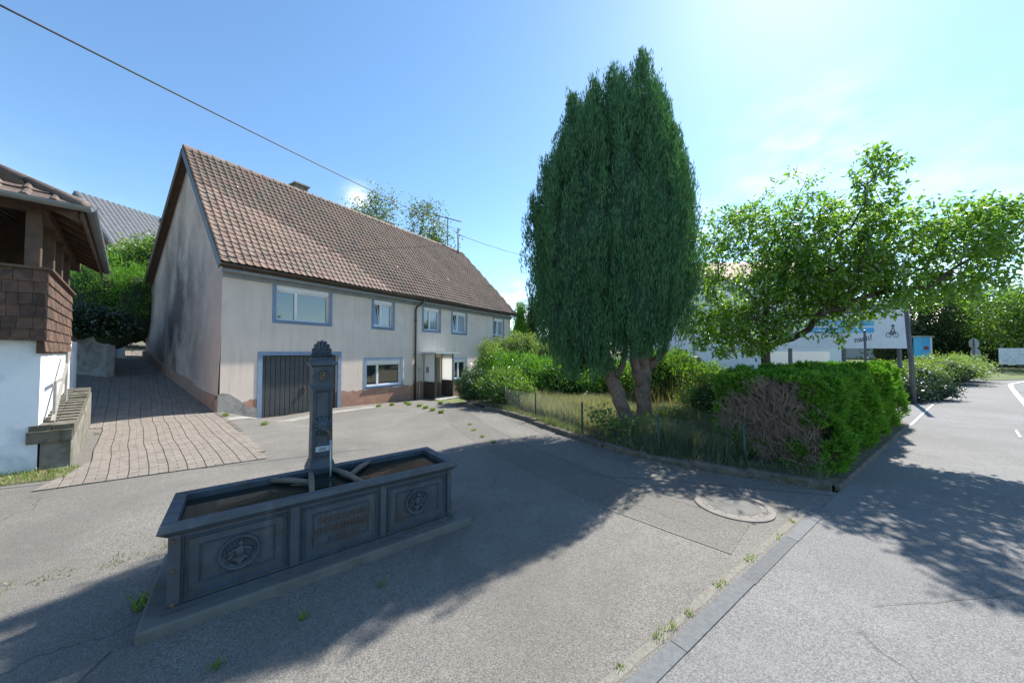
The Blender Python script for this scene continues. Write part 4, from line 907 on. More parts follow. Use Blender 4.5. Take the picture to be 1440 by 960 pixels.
mesh.build('wire_mesh', 'wire', fe)

# ------------------------------------------------------------------ yew
def spindle_r(t): return np.where(t < .42, np.clip(1 - ((.42 - t) / .42) ** 2.2, 0, 1) ** .6, np.clip(1 - ((t - .42) / .58) ** 1.6, 0, 1) ** .95)
Y = empty('yew_tree', (2.55, 7.2, .09)); tag(Y, 'tall dark columnar yew with dense foliage on two bare trunks', 'tree')
lobes = []   # (x0,y0,x1,y1,z0,z1,r)
yc = (2.25, 7.35)
def lobe(xb, yb, xt, yt, z0, z1, r): lobes.append((xb, yb, xt, yt, z0, z1, r))
for xb, yb, xt, yt, z0, z1, r in ((2.45, 7.3, 2.86, 7.3, 1.9, 8.05, .80), (2.15, 7.2, 2.22, 7.3, 1.8, 7.65, .78), (1.8, 7.4, 1.80, 7.4, 1.6, 7.45, .74), (1.5, 7.25, 1.33, 7.3, 1.5, 7.1, .66),
        (2.55, 7.45, 2.52, 7.5, 2., 7.25, .8), (2.85, 7.35, 3.18, 7.35, 1.9, 7.35, .72), (3.0, 7.5, 3.42, 7.4, 2.0, 6.5, .62), (3.05, 7.25, 3.62, 7.3, 1.85, 5.75, .52), (2.95, 6.9, 3.3, 6.95, 1.75, 6.1, .6), (3.1, 7.0, 3.5, 7.1, 1.7, 4.6, .5),
        (1.2, 7.3, .80, 7.3, 1.3, 5.7, .56), (1.0, 7.35, .47, 7.3, 1.5, 4.85, .40), (1.35, 6.95, 1.08, 6.9, 1.2, 6.1, .6), (1.7, 6.75, 1.55, 6.75, 1.25, 6.6, .64), (1.2, 7.0, .85, 7.0, 1.2, 4.3, .5), (1.55, 6.8, 1.5, 6.8, 1.2, 4.2, .6),
        (2.2, 6.6, 2.2, 6.7, 1.7, 7.0, .68), (2.6, 6.65, 2.75, 6.7, 1.65, 6.7, .66), (2.3, 6.6, 2.4, 6.6, 1.65, 4.9, .7), (1.9, 8.2, 1.8, 8.1, 1.8, 7.0, .7), (2.6, 8.2, 2.7, 8.1, 1.9, 7.1, .7), (1.3, 7.9, 1.1, 7.8, 1.6, 6.2, .6), (3.1, 8.0, 3.3, 7.9, 2.1, 6.4, .6)):
    lobe(xb, yb, xt, yt, z0 + .12, z1, r * .98)
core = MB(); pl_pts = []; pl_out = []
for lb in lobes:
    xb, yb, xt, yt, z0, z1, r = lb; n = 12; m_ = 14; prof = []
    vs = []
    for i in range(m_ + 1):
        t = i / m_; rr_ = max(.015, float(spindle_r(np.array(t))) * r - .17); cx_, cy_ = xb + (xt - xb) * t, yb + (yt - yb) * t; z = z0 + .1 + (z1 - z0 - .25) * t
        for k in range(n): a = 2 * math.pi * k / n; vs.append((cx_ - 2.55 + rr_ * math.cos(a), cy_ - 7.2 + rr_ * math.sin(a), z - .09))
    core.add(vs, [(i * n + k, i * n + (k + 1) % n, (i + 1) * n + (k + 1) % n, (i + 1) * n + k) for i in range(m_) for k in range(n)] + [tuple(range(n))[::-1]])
    cnt = int(430 * r * (z1 - z0) / 4)
    t = rng.uniform(.0, 1, cnt) ** .9; a = rng.uniform(0, 2 * np.pi, cnt)
    rr_ = spindle_r(t) * r * (.93 + .14 * rng.random(cnt)); px_ = xb + (xt - xb) * t + rr_ * np.cos(a); py_ = yb + (yt - yb) * t + rr_ * np.sin(a); pz_ = z0 + (z1 - z0) * t
    pl_pts.append(np.stack([px_, py_, pz_], 1)); pl_out.append(np.stack([np.cos(a), np.sin(a), np.full(cnt, .0)], 1))
# underside and spire tops
P = np.concatenate(pl_pts); O = np.concatenate(pl_out)
keep = np.ones(len(P), bool)
for lb in lobes:
    xb, yb, xt, yt, z0, z1, r = lb; t = (P[:, 2] - z0) / (z1 - z0); ok = (t > 0) & (t < 1); tt = np.clip(t, 0, 1)
    dist = np.hypot(P[:, 0] - xb - (xt - xb) * tt, P[:, 1] - yb - (yt - yb) * tt)
    keep &= ~(ok & (dist < spindle_r(tt) * r - .17))
keep &= (P[:, 1] < 8.9)
P, O = P[keep], O[keep]
nP = len(P)
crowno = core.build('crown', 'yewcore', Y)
K = 66
h = rng.uniform(.4, .85, nP); rad = rng.uniform(.05, .095, nP); jo = rng.uniform(-.1, .08, nP)
tt = rng.random((nP, K)); aa = rng.uniform(0, 2 * np.pi, (nP, K)); rr = rad[:, None] * np.sin(np.pi * np.clip(tt * .78 + .2, 0, 1)) ** .8 * (.85 + .2 * rng.random(tt.shape))
Q = P[:, None, :] + O[:, None, :] * (jo[:, None, None] + .06 * tt[..., None]) + np.stack([rr * np.cos(aa), rr * np.sin(aa), (tt - .45) * h[:, None]], -1)
Dd = np.stack([np.cos(aa) * .32, np.sin(aa) * .32, np.full_like(aa, 1.3)], -1) + O[:, None, :] * .15 + rng.normal(size=(nP, K, 3)) * .14
Q = Q.reshape(-1, 3); Dd = Dd.reshape(-1, 3); N_ = np.stack([np.cos(aa), np.sin(aa), np.full_like(aa, .3)], -1).reshape(-1, 3) + rng.normal(size=(len(Q), 3)) * .5
V, F = leaves(Q - [2.55, 7.2, .09], Dd, N_, rng.uniform(.06, .12, len(Q)), rng.uniform(.011, .018, len(Q)), .15)
fastmesh('needles', V, F, 'yew', crowno)
for pth, rad_ in (([(-.15, -.12, -.15), (-.2, -.08, .3), (-.33, -.02, .75), (-.5, .0, 1.25), (-.7, .02, 1.8), (-.75, .05, 2.6)], [.19, .155, .135, .14, .15, .1]),
                  ([(.28, .1, -.15), (.26, .1, .35), (.24, .1, .85), (.25, .1, 1.35), (.32, .1, 1.9), (.35, .1, 2.8)], [.2, .16, .15, .155, .16, .1])):
    n = 12; mb = MB(); sm = []
    P_ = [Vector(p) for p in pth]
    fine = []; fr_ = []
    for i in range(len(P_) - 1):
        for k in range(4): t = k / 4; fine.append(P_[i].lerp(P_[i + 1], t) + Vector((rng.normal() * .008, rng.normal() * .008, 0))); fr_.append((rad_[i] * (1 - t) + rad_[i + 1] * t) * (1 + rng.normal() * .035))
    mb.tube(fine, fr_, n); to = mb.build('trunk', 'yewbark', Y, smooth=True)
    v = np.array([q.co for q in to.data.vertices]); ang = np.arctan2(v[:, 1], v[:, 0] ); 
for pth, rad_ in (([(.24, .08, .9), (.1, .0, 1.15), (.0, -.05, 1.5), (-.05, -.05, 2.2)], [.11, .10, .09, .06]), ([(-.45, 0, 1.1), (-.85, -.15, 1.45), (-1.2, -.2, 1.9)], [.08, .06, .04]), ([(-.4, .0, 1.0), (-.3, -.25, 1.4), (-.25, -.4, 1.9)], [.07, .06, .04]), ([(.26, .1, 1.2), (.55, -.1, 1.6), (.75, -.15, 2.1)], [.09, .07, .05])):
    MB().tube(pth, rad_, 8).build('limb', 'yewbark', Y, smooth=True)

# ------------------------------------------------------------------ generic woody skeleton + leaves
def skeleton(root, attract, r_tip, k_exp=2.4, trunk_pts=None, step=.28):
    """connect attraction points to the nearest node (preferring short paths), return segments with radii and tip info"""
    nodes = [Vector(root)]; par = [-1]; plen = [0.]
    if trunk_pts:
        for p in trunk_pts:
            nodes.append(Vector(p)); par.append(len(nodes) - 2); plen.append(plen[-1] + (nodes[-1] - nodes[-2]).length)
    A = sorted([Vector(a) for a in attract], key=lambda a: (a - nodes[-1]).length)
    arr = np.array([tuple(n) for n in nodes]); pl_a = np.array(plen)
    tips = []
    for a in A:
        d = np.linalg.norm(arr - np.array(a), axis=1); cost = d + .22 * pl_a + 3. * (arr[:, 2] > a.z + .35) * (arr[:, 2] - a.z - .35)
        j = int(np.argmin(cost)); p0 = nodes[j]; L_ = (a - p0).length; n = max(1, int(L_ / step)); prev = j
        newp = []
        for i in range(1, n + 1):
            t = i / n; q = p0.lerp(a, t) + Vector((0, 0, .12 * L_ * math.sin(math.pi * t) * .5)) + Vector(rng.normal(size=3) * .025 * (i < n))
            nodes.append(q); par.append(prev); plen.append(plen[prev] + (nodes[-1] - nodes[prev]).length); prev = len(nodes) - 1; newp.append(tuple(q))
        arr = np.concatenate([arr, np.array(newp)]); pl_a = np.array(plen); tips.append(prev)
    w = np.zeros(len(nodes)); 
    for t in tips: w[t] += r_tip ** k_exp
    for i in range(len(nodes) - 1, 0, -1):
        w[i] = max(w[i], r_tip ** k_exp * .6); w[par[i]] += w[i]
    rad = w ** (1 / k_exp)
    return nodes, par, rad, tips
def branch_mesh(name, nodes, par, rad, mat, parent, off=(0, 0, 0), nside=5, rmax=1.):
    V = []; F = []; off = Vector(off)
    for i in range(1, len(nodes)):
        a, b = nodes[par[i]] - off, nodes[i] - off; d = (b - a)
        if d.length < 1e-5: continue
        d.normalize(); x = d.cross(Vector((.3, .2, .9))).normalized(); y = d.cross(x); ra, rb = min(rad[par[i]], rad[i] * 1.35, rmax), min(rad[i], rmax); n = nside if rb > .012 else 3; o = len(V)
        for p, r in ((a, ra), (b, rb)):
            for k in range(n): t = 2 * math.pi * k / n; V.append(tuple(p + (x * math.cos(t) + y * math.sin(t)) * r))
        F += [(o + k, o + (k + 1) % n, o + n + (k + 1) % n, o + n + k) for k in range(n)]
    return fastmesh(name, np.array(V), np.array(F), mat, parent, smooth=True)
def in_blob(n, c, r, shell=.0):
    d = rdir(n); q = rng.random(n) ** (1 / 3.); q = shell + (1 - shell) * q; return np.array(c) + d * q[:, None] * np.array(r)

# cherry tree
CB = Vector((6.06, 8.2, .05)); CT = empty('cherry_tree', CB); tag(CT, 'spreading broad-leaved cherry tree rising behind the clipped hedge', 'tree')
att = [in_blob(560, (5.45, 8.3, 3.4), (1.75, 1.5, 1.75)), in_blob(160, (6.5, 7.3, 3.6), (1.2, 1.0, 1.2)), in_blob(60, (5.9, 8.2, 4.9), (1.3, .8, .5)), in_blob(330, (6.95, 7.8, 3.9), (1.25, 1.2, 1.5)), in_blob(80, (6.92, 6.35, 4.85), (.34, .4, 1.05)), in_blob(260, (7.9, 6.5, 3.75), (1.2, .9, .95)),
       in_blob(95, (9.1, 6.15, 4.1), (.85, .6, .55)), in_blob(28, (8.55, 6.1, 3.0), (.55, .5, .25)), in_blob(60, (7.1, 6.7, 2.85), (.9, .8, .4)), in_blob(12, (6.7, 8.1, 5.75), (.5, .5, .45)), in_blob(170, (6.55, 6.95, 3.8), (.8, .8, 1.15)), in_blob(140, (7.35, 7.0, 3.4), (1.0, .8, 1.0)), in_blob(90, (8.6, 6.3, 3.75), (.85, .6, .7)), in_blob(50, (7.9, 6.4, 2.95), (.7, .6, .35)), in_blob(230, (5.3, 8.0, 2.3), (1.25, .9, .65)), in_blob(200, (6.6, 7.6, 3.0), (1.4, 1.0, .9)), in_blob(10, (5.9, 8.3, 5.15), (.9, .5, .3)), in_blob(10, (6.6, 7.1, 2.2), (.5, .4, .3))]
att = np.concatenate(att)
nodes, par, rad, tips = skeleton(CB, att, .0032, 2.3, [CB + Vector(p) for p in ((0, 0, .6), (.03, .0, 1.2), (.02, 0, 1.7), (.0, 0, 2.2), (.05, -.05, 2.8))])
branch_mesh('trunk', nodes, par, rad, 'cherrybark', CT, CB, 7, .19)
LP, LD, LL = [], [], []
child = {}
for i, p in enumerate(par): child.setdefault(p, []).append(i)
tips = set(tips)
for i in range(1, len(nodes)):
    if rad[i] > .016: continue
    a, b = nodes[par[i]], nodes[i]; dirv = (b - a).normalized(); nl = 16 if i in tips or i not in child else 5
    for k in range(nl):
        t = rng.random(); p = a.lerp(b, t) if nl == 5 else b + Vector(rng.normal(size=3) * .06)
        s = Vector(rng.normal(size=3)); dl = (dirv * .45 + s.normalized() * .8 + Vector((0, 0, -.45))).normalized()
        LP.append(tuple(p + dl * .02)); LD.append(tuple(dl)); LL.append(rng.uniform(.075, .13))
LP = np.array(LP); LD = np.array(LD); LL = np.array(LL)
up = np.tile([0, 0, 1.], (len(LP), 1)) + rng.normal(size=(len(LP), 3)) * .45
V, F = leaves(LP - np.array(CB), LD, up, LL, LL * rng.uniform(.42, .52, len(LL)), -.12)
fastmesh('crown', V, F, 'cherryleaf', CT)
print('cherry leaves', len(LP))

# ------------------------------------------------------------------ clipped thuja hedge with a dead end
hd = empty('thuja_hedge', (4.25, 4.62, .05), math.atan2(KD[1], KD[0])); tag(hd, 'clipped green thuja hedge with a brown dead patch on its end', 'hedge')
HL, HW, HH = 6.15, 1.42, 1.28     # local: x along the road, y into the garden, z up
def dead(y, z):  # end-face mask (x=0)
    yy = (y - .70) / .66; zz = (z - .62) / .62
    return 1.05 - (np.abs(yy) ** 2.6 + np.abs(zz) ** 2.6) + .22 * np.sin(y * 9 + z * 5) + .15 * np.sin(z * 13 - y * 4)
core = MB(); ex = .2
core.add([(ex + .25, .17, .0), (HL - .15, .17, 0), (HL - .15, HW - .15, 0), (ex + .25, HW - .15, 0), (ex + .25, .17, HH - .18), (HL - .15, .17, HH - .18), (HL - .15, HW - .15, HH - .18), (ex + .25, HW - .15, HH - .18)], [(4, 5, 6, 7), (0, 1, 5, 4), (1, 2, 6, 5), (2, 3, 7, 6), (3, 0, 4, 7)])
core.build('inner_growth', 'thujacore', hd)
def lump(x, y, z): return .11 * np.sin(x * 3.1 + z * 2) * np.sin(z * 4 + x) + .07 * np.sin(x * 5.3 + y * 5) * np.sin(y * 3.3 + 1) + .04 * np.sin(z * 11 + x * 9)
pts_, nrm_ = [], []
def face(n, fn, nrm):
    a = fn(n); pts_.append(a); nrm_.append(np.tile(nrm, (n, 1)))
face(9500, lambda n: np.stack([rng.uniform(0, HL, n), np.zeros(n), rng.uniform(0.02, HH, n)], 1), (0., -1, .15))
face(8500, lambda n: np.stack([rng.uniform(0, HL, n), rng.uniform(0, HW, n), np.full(n, HH)], 1), (0., -.1, 1))
face(3600, lambda n: np.stack([np.zeros(n), rng.uniform(0, HW, n), rng.uniform(0.02, HH, n)], 1), (-1., 0, .15))
face(1500, lambda n: np.stack([np.full(n, HL), rng.uniform(0, HW, n), rng.uniform(0.02, HH, n)], 1), (1., 0, .15))
face(1500, lambda n: np.stack([rng.uniform(0, HL, n), np.full(n, HW), rng.uniform(.4, HH, n)], 1), (0., 1, .15))
PT = np.concatenate(pts_); NM = np.concatenate(nrm_)
PT = PT + NM * lump(PT[:, 0], PT[:, 1], PT[:, 2])[:, None] - NM * rng.uniform(0, .1, len(PT))[:, None]
dm = (PT[:, 0] < .22) & (dead(PT[:, 1], PT[:, 2]) > 0)
low = (PT[:, 2] < .12) & (rng.random(len(PT)) < .5)
brown = (PT[:, 1] < .1) & (np.sin(PT[:, 0] * 5.1 + 1) * np.sin(PT[:, 2] * 6 + PT[:, 0] * 2) > .82)
PT, NM = PT[~(dm | low | brown)], NM[~(dm | low | brown)]
n = len(PT); K = 9
base = np.repeat(PT, K, 0); nm = np.repeat(NM, K, 0); ax = np.repeat(unit(NM * .5 + [0, 0, .8] + rng.normal(size=(n, 3)) * .35), K, 0)
sd = np.repeat(unit(np.cross(ax.reshape(n, K, 3)[:, 0], rdir(n))), K, 0); k = np.tile(np.arange(K), n); s = np.where(k % 2 == 0, 1., -1.) * (k > 0)
dd = ax + sd * s[:, None] * .75 + rng.normal(size=(n * K, 3)) * .12
pb_ = base + ax * (.012 * (k // 2))[:, None]
V, F = leaves(pb_, dd, nm + rng.normal(size=nm.shape) * .4, rng.uniform(.04, .085, n * K), np.full(n * K, .017), .1)
fastmesh('foliage', V, F, 'thuja', hd)
# green tufts growing in front of the dead end
for (gy, gz_, gr, gn) in ((1.25, 1.08, .22, 420), (1.02, 1.16, .2, 320), (1.15, .28, .24, 420), (.86, .22, .16, 220), (.35, .3, .16, 240), (.2, .75, .16, 240), (.16, 1.1, .2, 320)):
    c3 = np.array([.06, gy, gz_]) + rdir(gn) * rng.random((gn, 1)) ** .4 * gr * [.7, 1, 1]; K2 = 7
    b3 = np.repeat(c3, K2, 0); d3 = unit(np.repeat(unit(rng.normal(size=(gn, 3)) * .4 + [-.5, 0, .9]), K2, 0) + rng.normal(size=(gn * K2, 3)) * .4)
    V, F = leaves(b3, d3, rdir(len(b3)), rng.uniform(.04, .085, len(b3)), np.full(len(b3), .017), .1); fastmesh('green_tuft', V, F, 'thuja', hd)
# bare dead twigs
tw = MB()
for k in range(2600):
    y = rng.uniform(.1, 1.32); z = rng.uniform(.05, 1.3)
    if dead(y, z) < -.05: continue
    x0 = rng.uniform(-.02, .45); ln = rng.uniform(.12, .34)
    d0 = Vector((-rng.uniform(.1, .5), rng.normal() * .28, rng.uniform(.35, 1.0))).normalized(); p0 = Vector((x0, y, z - ln * .4)); p1 = p0 + d0 * ln * .55; p2 = p1 + (d0 + Vector(rng.normal(size=3) * .35)).normalized() * ln * .45
    if p2.z > HH + .03: continue
    tw.tube([p0, p1, p2], [.007, .005, .0025], 3, False)
    for q in range(4):
        b0 = p0.lerp(p2, rng.uniform(.3, .95)); tw.tube([b0, b0 + Vector((-rng.uniform(0, .06), rng.normal() * .05, rng.uniform(-.01, .08)))], [.0025, .0012], 3, False)
for k in range(16):
    y = rng.uniform(.25, 1.2); tw.tube([(.5 + rng.uniform(-.1, .1), y, -.05), (.42, y + rng.normal() * .05, .5), (.32, y + rng.normal() * .12, 1.15)], [.022, .016, .006], 5, False)
for (x, z, n) in ((.55, .2, 60), (1.25, .75, 40), (2.7, .9, 40), (4.3, .8, 40), (.9, .9, 40)):
    for k in range(n):
        p0 = Vector((x + rng.normal() * .13, .06, z + rng.normal() * .12)); tw.tube([p0, p0 + Vector((rng.normal() * .05, -rng.uniform(.02, .1), rng.uniform(.03, .16)))], [.003, .0015], 3, False)
tw.build('dead_twigs', 'deadtwig', hd)

# ------------------------------------------------------------------ leafy shrubs
def shrub(name, label, cat, base, blobs, n, size, mat, group=None, stem='bark', asp=.5, droop=.0, upness=.3, stems=5, clump=14, core=True, coremat='thujacore'):
    base = Vector(base); o = empty(name, base); tag(o, label, cat, group)
    vol = np.array([b[1][0] * b[1][1] * b[1][2] for b in blobs]) ** .67; cnt = (n * vol / vol.sum()).astype(int)
    P, Nn = [], []
    for (c, r), k in zip(blobs, cnt):
        m = max(3, k // clump); d = rdir(m); d[:, 2] = np.where(d[:, 2] < -.35, -d[:, 2], d[:, 2]); rad_ = .78 + .27 * rng.random(m); lum = 1 + .12 * np.sin(d[:, 0] * 7 + d[:, 2] * 5) + .08 * np.sin(d[:, 1] * 11)
        cc = np.array(c) + d * (rad_ * lum)[:, None] * np.array(r)
        pp = np.repeat(cc, clump, 0) + rng.normal(size=(m * clump, 3)) * size * 1.1; P.append(pp); Nn.append(np.repeat(d, clump, 0))
    P = np.concatenate(P); Nn = np.concatenate(Nn); ok = P[:, 2] > float(base.z) + .01; P, Nn = P[ok], Nn[ok]
    D_ = Nn * .6 + rdir(len(P)) * .8 + [0, 0, upness]; L_ = size * rng.uniform(.75, 1.35, len(P))
    V, F = leaves(P - np.array(base), D_, Nn + [0, 0, .6] + rng.normal(size=P.shape) * .5, L_, L_ * asp, .15)
    fastmesh('foliage', V, F, mat, o)
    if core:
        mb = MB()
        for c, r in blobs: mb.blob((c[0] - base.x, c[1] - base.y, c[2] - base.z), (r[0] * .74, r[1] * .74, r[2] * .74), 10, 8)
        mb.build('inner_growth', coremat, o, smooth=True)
    mb = MB()
    for k in range(stems):
        c, r = blobs[k % len(blobs)]; mb.tube([(rng.normal() * .1, rng.normal() * .1, -.1), ((c[0] - base.x) * .5 + rng.normal() * .1, (c[1] - base.y) * .5, (c[2] - base.z) * .5), (c[0] - base.x, c[1] - base.y, c[2] - base.z)], [.025, .02, .01], 5, False)
    mb.build('stem', stem, o); return o
shrub('box_bush', 'round clipped dark box bush beside the house entrance', 'bush', (-1.35, 12.6, -.2), [((-1.35, 12.6, .35), (.70, .75, .74))], 16000, .035, 'box', asp=.55)
shrub('laurel_bush', 'dark glossy bush spilling onto the court beside the box bush', 'bush', (-.35, 11.6, 0), [((-.3, 11.5, .45), (.75, .8, .62)), ((.1, 10.7, .35), (.55, .5, .45))], 9000, .075, 'shrub', asp=.45, coremat='thujacore')
shrub('laurel_bush', 'tall bright green laurel bush at the far end of the house', 'bush', (.2, 13.6, 0), [((-.1, 13.8, .7), (1.2, 1.0, .9)), ((1.2, 13.0, .65), (1.1, .9, .8)), ((-.9, 14.6, .95), (.6, .6, .75))], 13000, .1, 'laurel', asp=.38, upness=.7)
shrub('laurel_bush', 'broad laurel bush behind the tall yew trunks', 'bush', (2.2, 11.8, .05), [((1.9, 11.9, .65), (1.1, .9, .75)), ((3.3, 11.4, .6), (1.0, .9, .7))], 11000, .1, 'laurel', asp=.38, upness=.6)
shrub('laurel_bush', 'dark laurel bush between the yew and the hedge', 'bush', (4.6, 10.4, .05), [((4.5, 10.3, .8), (1.0, .9, .9)), ((5.7, 10.3, .6), (.9, .8, .65))], 10000, .09, 'shrub', asp=.42, upness=.5)
shrub('garden_bush', 'low pale leafy bush next to the thuja hedge', 'bush', (4.5, 7.6, .05), [((4.6, 7.7, .6), (.75, .7, .6)), ((5.4, 7.4, .5), (.6, .6, .55))], 7000, .06, 'shrub', asp=.5)
shrub('leafy_sapling', 'yellow-green young shrub standing behind the box bush', 'bush', (-.9, 14.2, 0), [((-.9, 14.2, 1.5), (.45, .45, .6))], 1500, .085, 'pale', asp=.4, core=False, upness=.8)

# ------------------------------------------------------------------ garden meadow (uncountable)
def blades(name, n, sampler, hmin, hmax, w, mat, lean=.35, z0=.09, seg=2):
    x, y = sampler(n); m = len(x); hgt = rng.uniform(hmin, hmax, m) * (.75 + .5 * (np.sin(x * 2.3) * np.sin(y * 1.9) * .5 + .5)); a = rng.uniform(0, 2 * np.pi, m)
    b = np.stack([x, y, np.full(m, z0)], 1); s = np.stack([np.cos(a), np.sin(a), np.zeros(m)], 1) * (w * rng.uniform(.6, 1.4, m))[:, None]
    la = rng.uniform(0, 2 * np.pi, m); le = np.stack([np.cos(la), np.sin(la), np.zeros(m)], 1) * (hgt * lean * rng.random(m))[:, None]
    mid = b + le * .35 + np.stack([0 * x, 0 * x, hgt * .55], 1); tip = b + le + np.stack([0 * x, 0 * x, hgt], 1)
    V = np.stack([b - s, b + s, mid + s * .7, mid - s * .7, tip], 1).reshape(-1, 3); i = np.arange(m)[:, None] * 5
    F = np.concatenate([i + [0, 1, 2], i + [0, 2, 3], i + [3, 2, 4]], 1).reshape(-1, 3)
    return fastmesh(name, V, F, mat)
def in_poly_sampler(pg, clumpy=True):
    pg = np.array(pg)
    def f(n):
        x = rng.uniform(pg[:, 0].min(), pg[:, 0].max(), n * 4); y = rng.uniform(pg[:, 1].min(), pg[:, 1].max(), n * 4)
        c = np.zeros(len(x), bool); j = len(pg) - 1
        for i in range(len(pg)):
            cond = ((pg[i, 1] > y) != (pg[j, 1] > y)) & (x < (pg[j, 0] - pg[i, 0]) * (y - pg[i, 1]) / (pg[j, 1] - pg[i, 1] + 1e-12) + pg[i, 0]); c ^= cond; j = i
        x, y = x[c], y[c]
        if clumpy:
            dens = .5 + .5 * np.sin(x * 3.7 + 1) * np.sin(y * 3.1) + .3 * np.sin(x * 9 + y * 7); k = rng.random(len(x)) < np.clip(.45 + .5 * dens, .12, 1); x, y = x[k], y[k]
        return x[:n], y[:n]
    return f
mead = [(.15, 10.2), (.85, 8.9), (1.5, 7.6), (2.1, 6.5), (2.6, 5.85), (3.2, 5.35), (3.6, 5.6), (4.3, 7.0), (6, 9.4), (4.2, 10.6), (1.5, 11.2)]
g_ = blades('meadow_grass', 60000, in_poly_sampler(mead), .14, .48, .005, 'grass', .6); tag(g_, 'tall dry-tipped meadow grass growing round the yew', 'grass', kind='stuff')
g_ = blades('meadow_weeds', 9000, in_poly_sampler(mead), .08, .3, .011, 'weed', .8); tag(g_, 'broad green weeds among the meadow grass', 'weeds', kind='stuff')
g_ = blades('dry_stalks', 260, in_poly_sampler([(3.2, 8.6), (5.2, 8.2), (5.4, 9.6), (3.4, 9.9)], False), .6, 1.05, .004, 'straw', .35); tag(g_, 'tall dry grass stalks between the yew trunks and the cherry tree', 'dry grass', kind='stuff')
g_ = blades('grey_weeds', 5200, in_poly_sampler([(2.3, 5.95), (2.75, 5.6), (3.3, 5.2), (3.75, 5.6), (4.2, 6.6), (3.2, 7.2)]), .2, .5, .010, 'greyweed', .7); tag(g_, 'grey-green leafy weeds crowding between fence post and hedge', 'weeds', kind='stuff')
for k, (x, y) in enumerate(((1.75, 6.9), (2.0, 6.35), (3.1, 6.75), (2.45, 6.3))):
    shrub('wild_shoot', ('broad-leaved green shoot at the yew foot facing the farmhouse', 'low leafy shoot beside the fence before the yew', 'leafy green shoot at the yew foot facing the hedge', 'leafy green shoot between fence post and yew trunks')[k], 'plant', (x, y, .08), [((x, y, .28), (.16, .16, .24))], 170, .08, 'weed', asp=.65, core=False, stems=4, clump=5)
# weeds along cracks and foot of walls: each tuft is a countable plant
def tuft(loc, n, h, w, mat, label, grp, name='weed_tuft', spread=.05):
    o = blades(name, n, lambda m: tuple(np.clip(rng.normal(size=(2, m)), -1.5, 1.5) * spread), h * .5, h, w, mat, 1.1, 0.); o.location = (loc[0], loc[1], float(zg(loc[0], loc[1])) + .0); tag(o, label, 'weed', grp, 'stuff' if name == 'weed_patch' else None); return o
for k, dpos in enumerate((.62, .75, .8, .95, 1.35, 1.42, 1.6, 1.95, 2.02, 2.1, 2.3, 2.75, 2.83, 3.3, 3.38, 3.9, 4.0, 4.4)):
    p = de(dpos, .085 + rng.normal() * .012); tuft(p, int(rng.integers(8, 34)), float(rng.uniform(.02, .05)), .003, 'weed', 'small weed tuft in the sandy joint beside the granite strip', 'weeds along the granite strip', spread=.018)
for p in ((-1.62, 1.95), (-1.35, 2.3), (-.95, 2.62)): tuft((p[0] - .02, p[1] + .0), 22, .06, .0035, 'weed', 'small weed tuft at the foot of the fountain plinth', 'weeds at the fountain plinth', spread=.02)
tuft((-2.52, 2.42), 60, .12, .006, 'weed', 'larger weed clump beside the fountain plinth corner', None, spread=.05)
for p in ((-3.3, 2.9), (-3.55, 2.72), (-3.75, 2.55), (-3.1, 3.1)): tuft(p, 60, .03, .003, 'grass', 'flat yellowish weed patch in the asphalt beside the fountain', 'weed patches beside the fountain', 'weed_patch', spread=.07)
for p in ((-4.9, 12.6), (-4.55, 13.0), (-4.2, 13.6), (-3.9, 13.0), (-3.3, 12.2), (-2.9, 11.5), (-2.5, 10.8), (-2.1, 10.2), (-2.7, 12.9)): tuft(p, 160, .12, .006, 'weed', 'weed tuft in the cracked asphalt before the porch', 'weeds before the porch', spread=.045)
for p in ((-1.0, 8.2), (-.85, 7.6), (-.6, 7.0), (-.35, 6.6)): tuft(p, 40, .07, .005, 'weed', 'weed tuft along the tar joint in the court', 'weeds along the tar joint', spread=.03)
for p in ((-7.75, 9.3), (-5.9, 8.2), (-8.95, 10.3), (-9.4, 10.6), (-10.4, 11.2)): tuft(p, 60, .12, .006, 'weed', 'weed tuft at the edge of the paved drive', 'weeds along the drive', spread=.035)
g_ = blades('grass_verge', 2600, in_poly_sampler([(-9.2, 3.4), (-6.95, 5.0), (-6.55, 5.25), (-6.15, 4.75), (-6.6, 4.5), (-8.8, 3.0)], False), .03, .09, .004, 'weed', .8, .0); tag(g_, 'short grass verge at the foot of the white house', 'grass', kind='stuff')
struct(MB().add([(-9.3, 3.3, .008), (-8.7, 2.85, .008), (-6.6, 4.55, .008), (-6.2, 4.75, .008), (-6.55, 5.3, .008), (-6.95, 5.05, .008)], [tuple(range(6))]).build('verge_soil', 'soil'))
g_ = blades('drive_end_grass', 5000, in_poly_sampler([tuple(C + U2 * -3.6 + V2 * 9.3), tuple(C + U2 * .2 + V2 * 9.3), tuple(C + U2 * .2 + V2 * 14), tuple(C + U2 * -3.6 + V2 * 14)], False), .04, .16, .008, 'grass', .7, 1.78); tag(g_, 'sunlit grass at the top of the drive', 'grass', kind='stuff')

edge = np.array(densify(GW_, .02, .05)); edge = edge[(edge[:, 1] < 10.4)]
g_ = blades('edge_grass', 2600, lambda n: (edge[rng.integers(0, len(edge), n), 0] * 0 + (lambda q: q[:, 0])(edge[(ei := rng.integers(0, len(edge), n))] + rng.normal(size=(n, 2)) * .03 + [.08, .05]), (edge[ei] + rng.normal(size=(n, 2)) * .03 + [.08, .05])[:, 1]), .06, .24, .005, 'greyweed', 1.1, .05); tag(g_, 'straggling grass hanging over the garden edge', 'grass', kind='stuff')
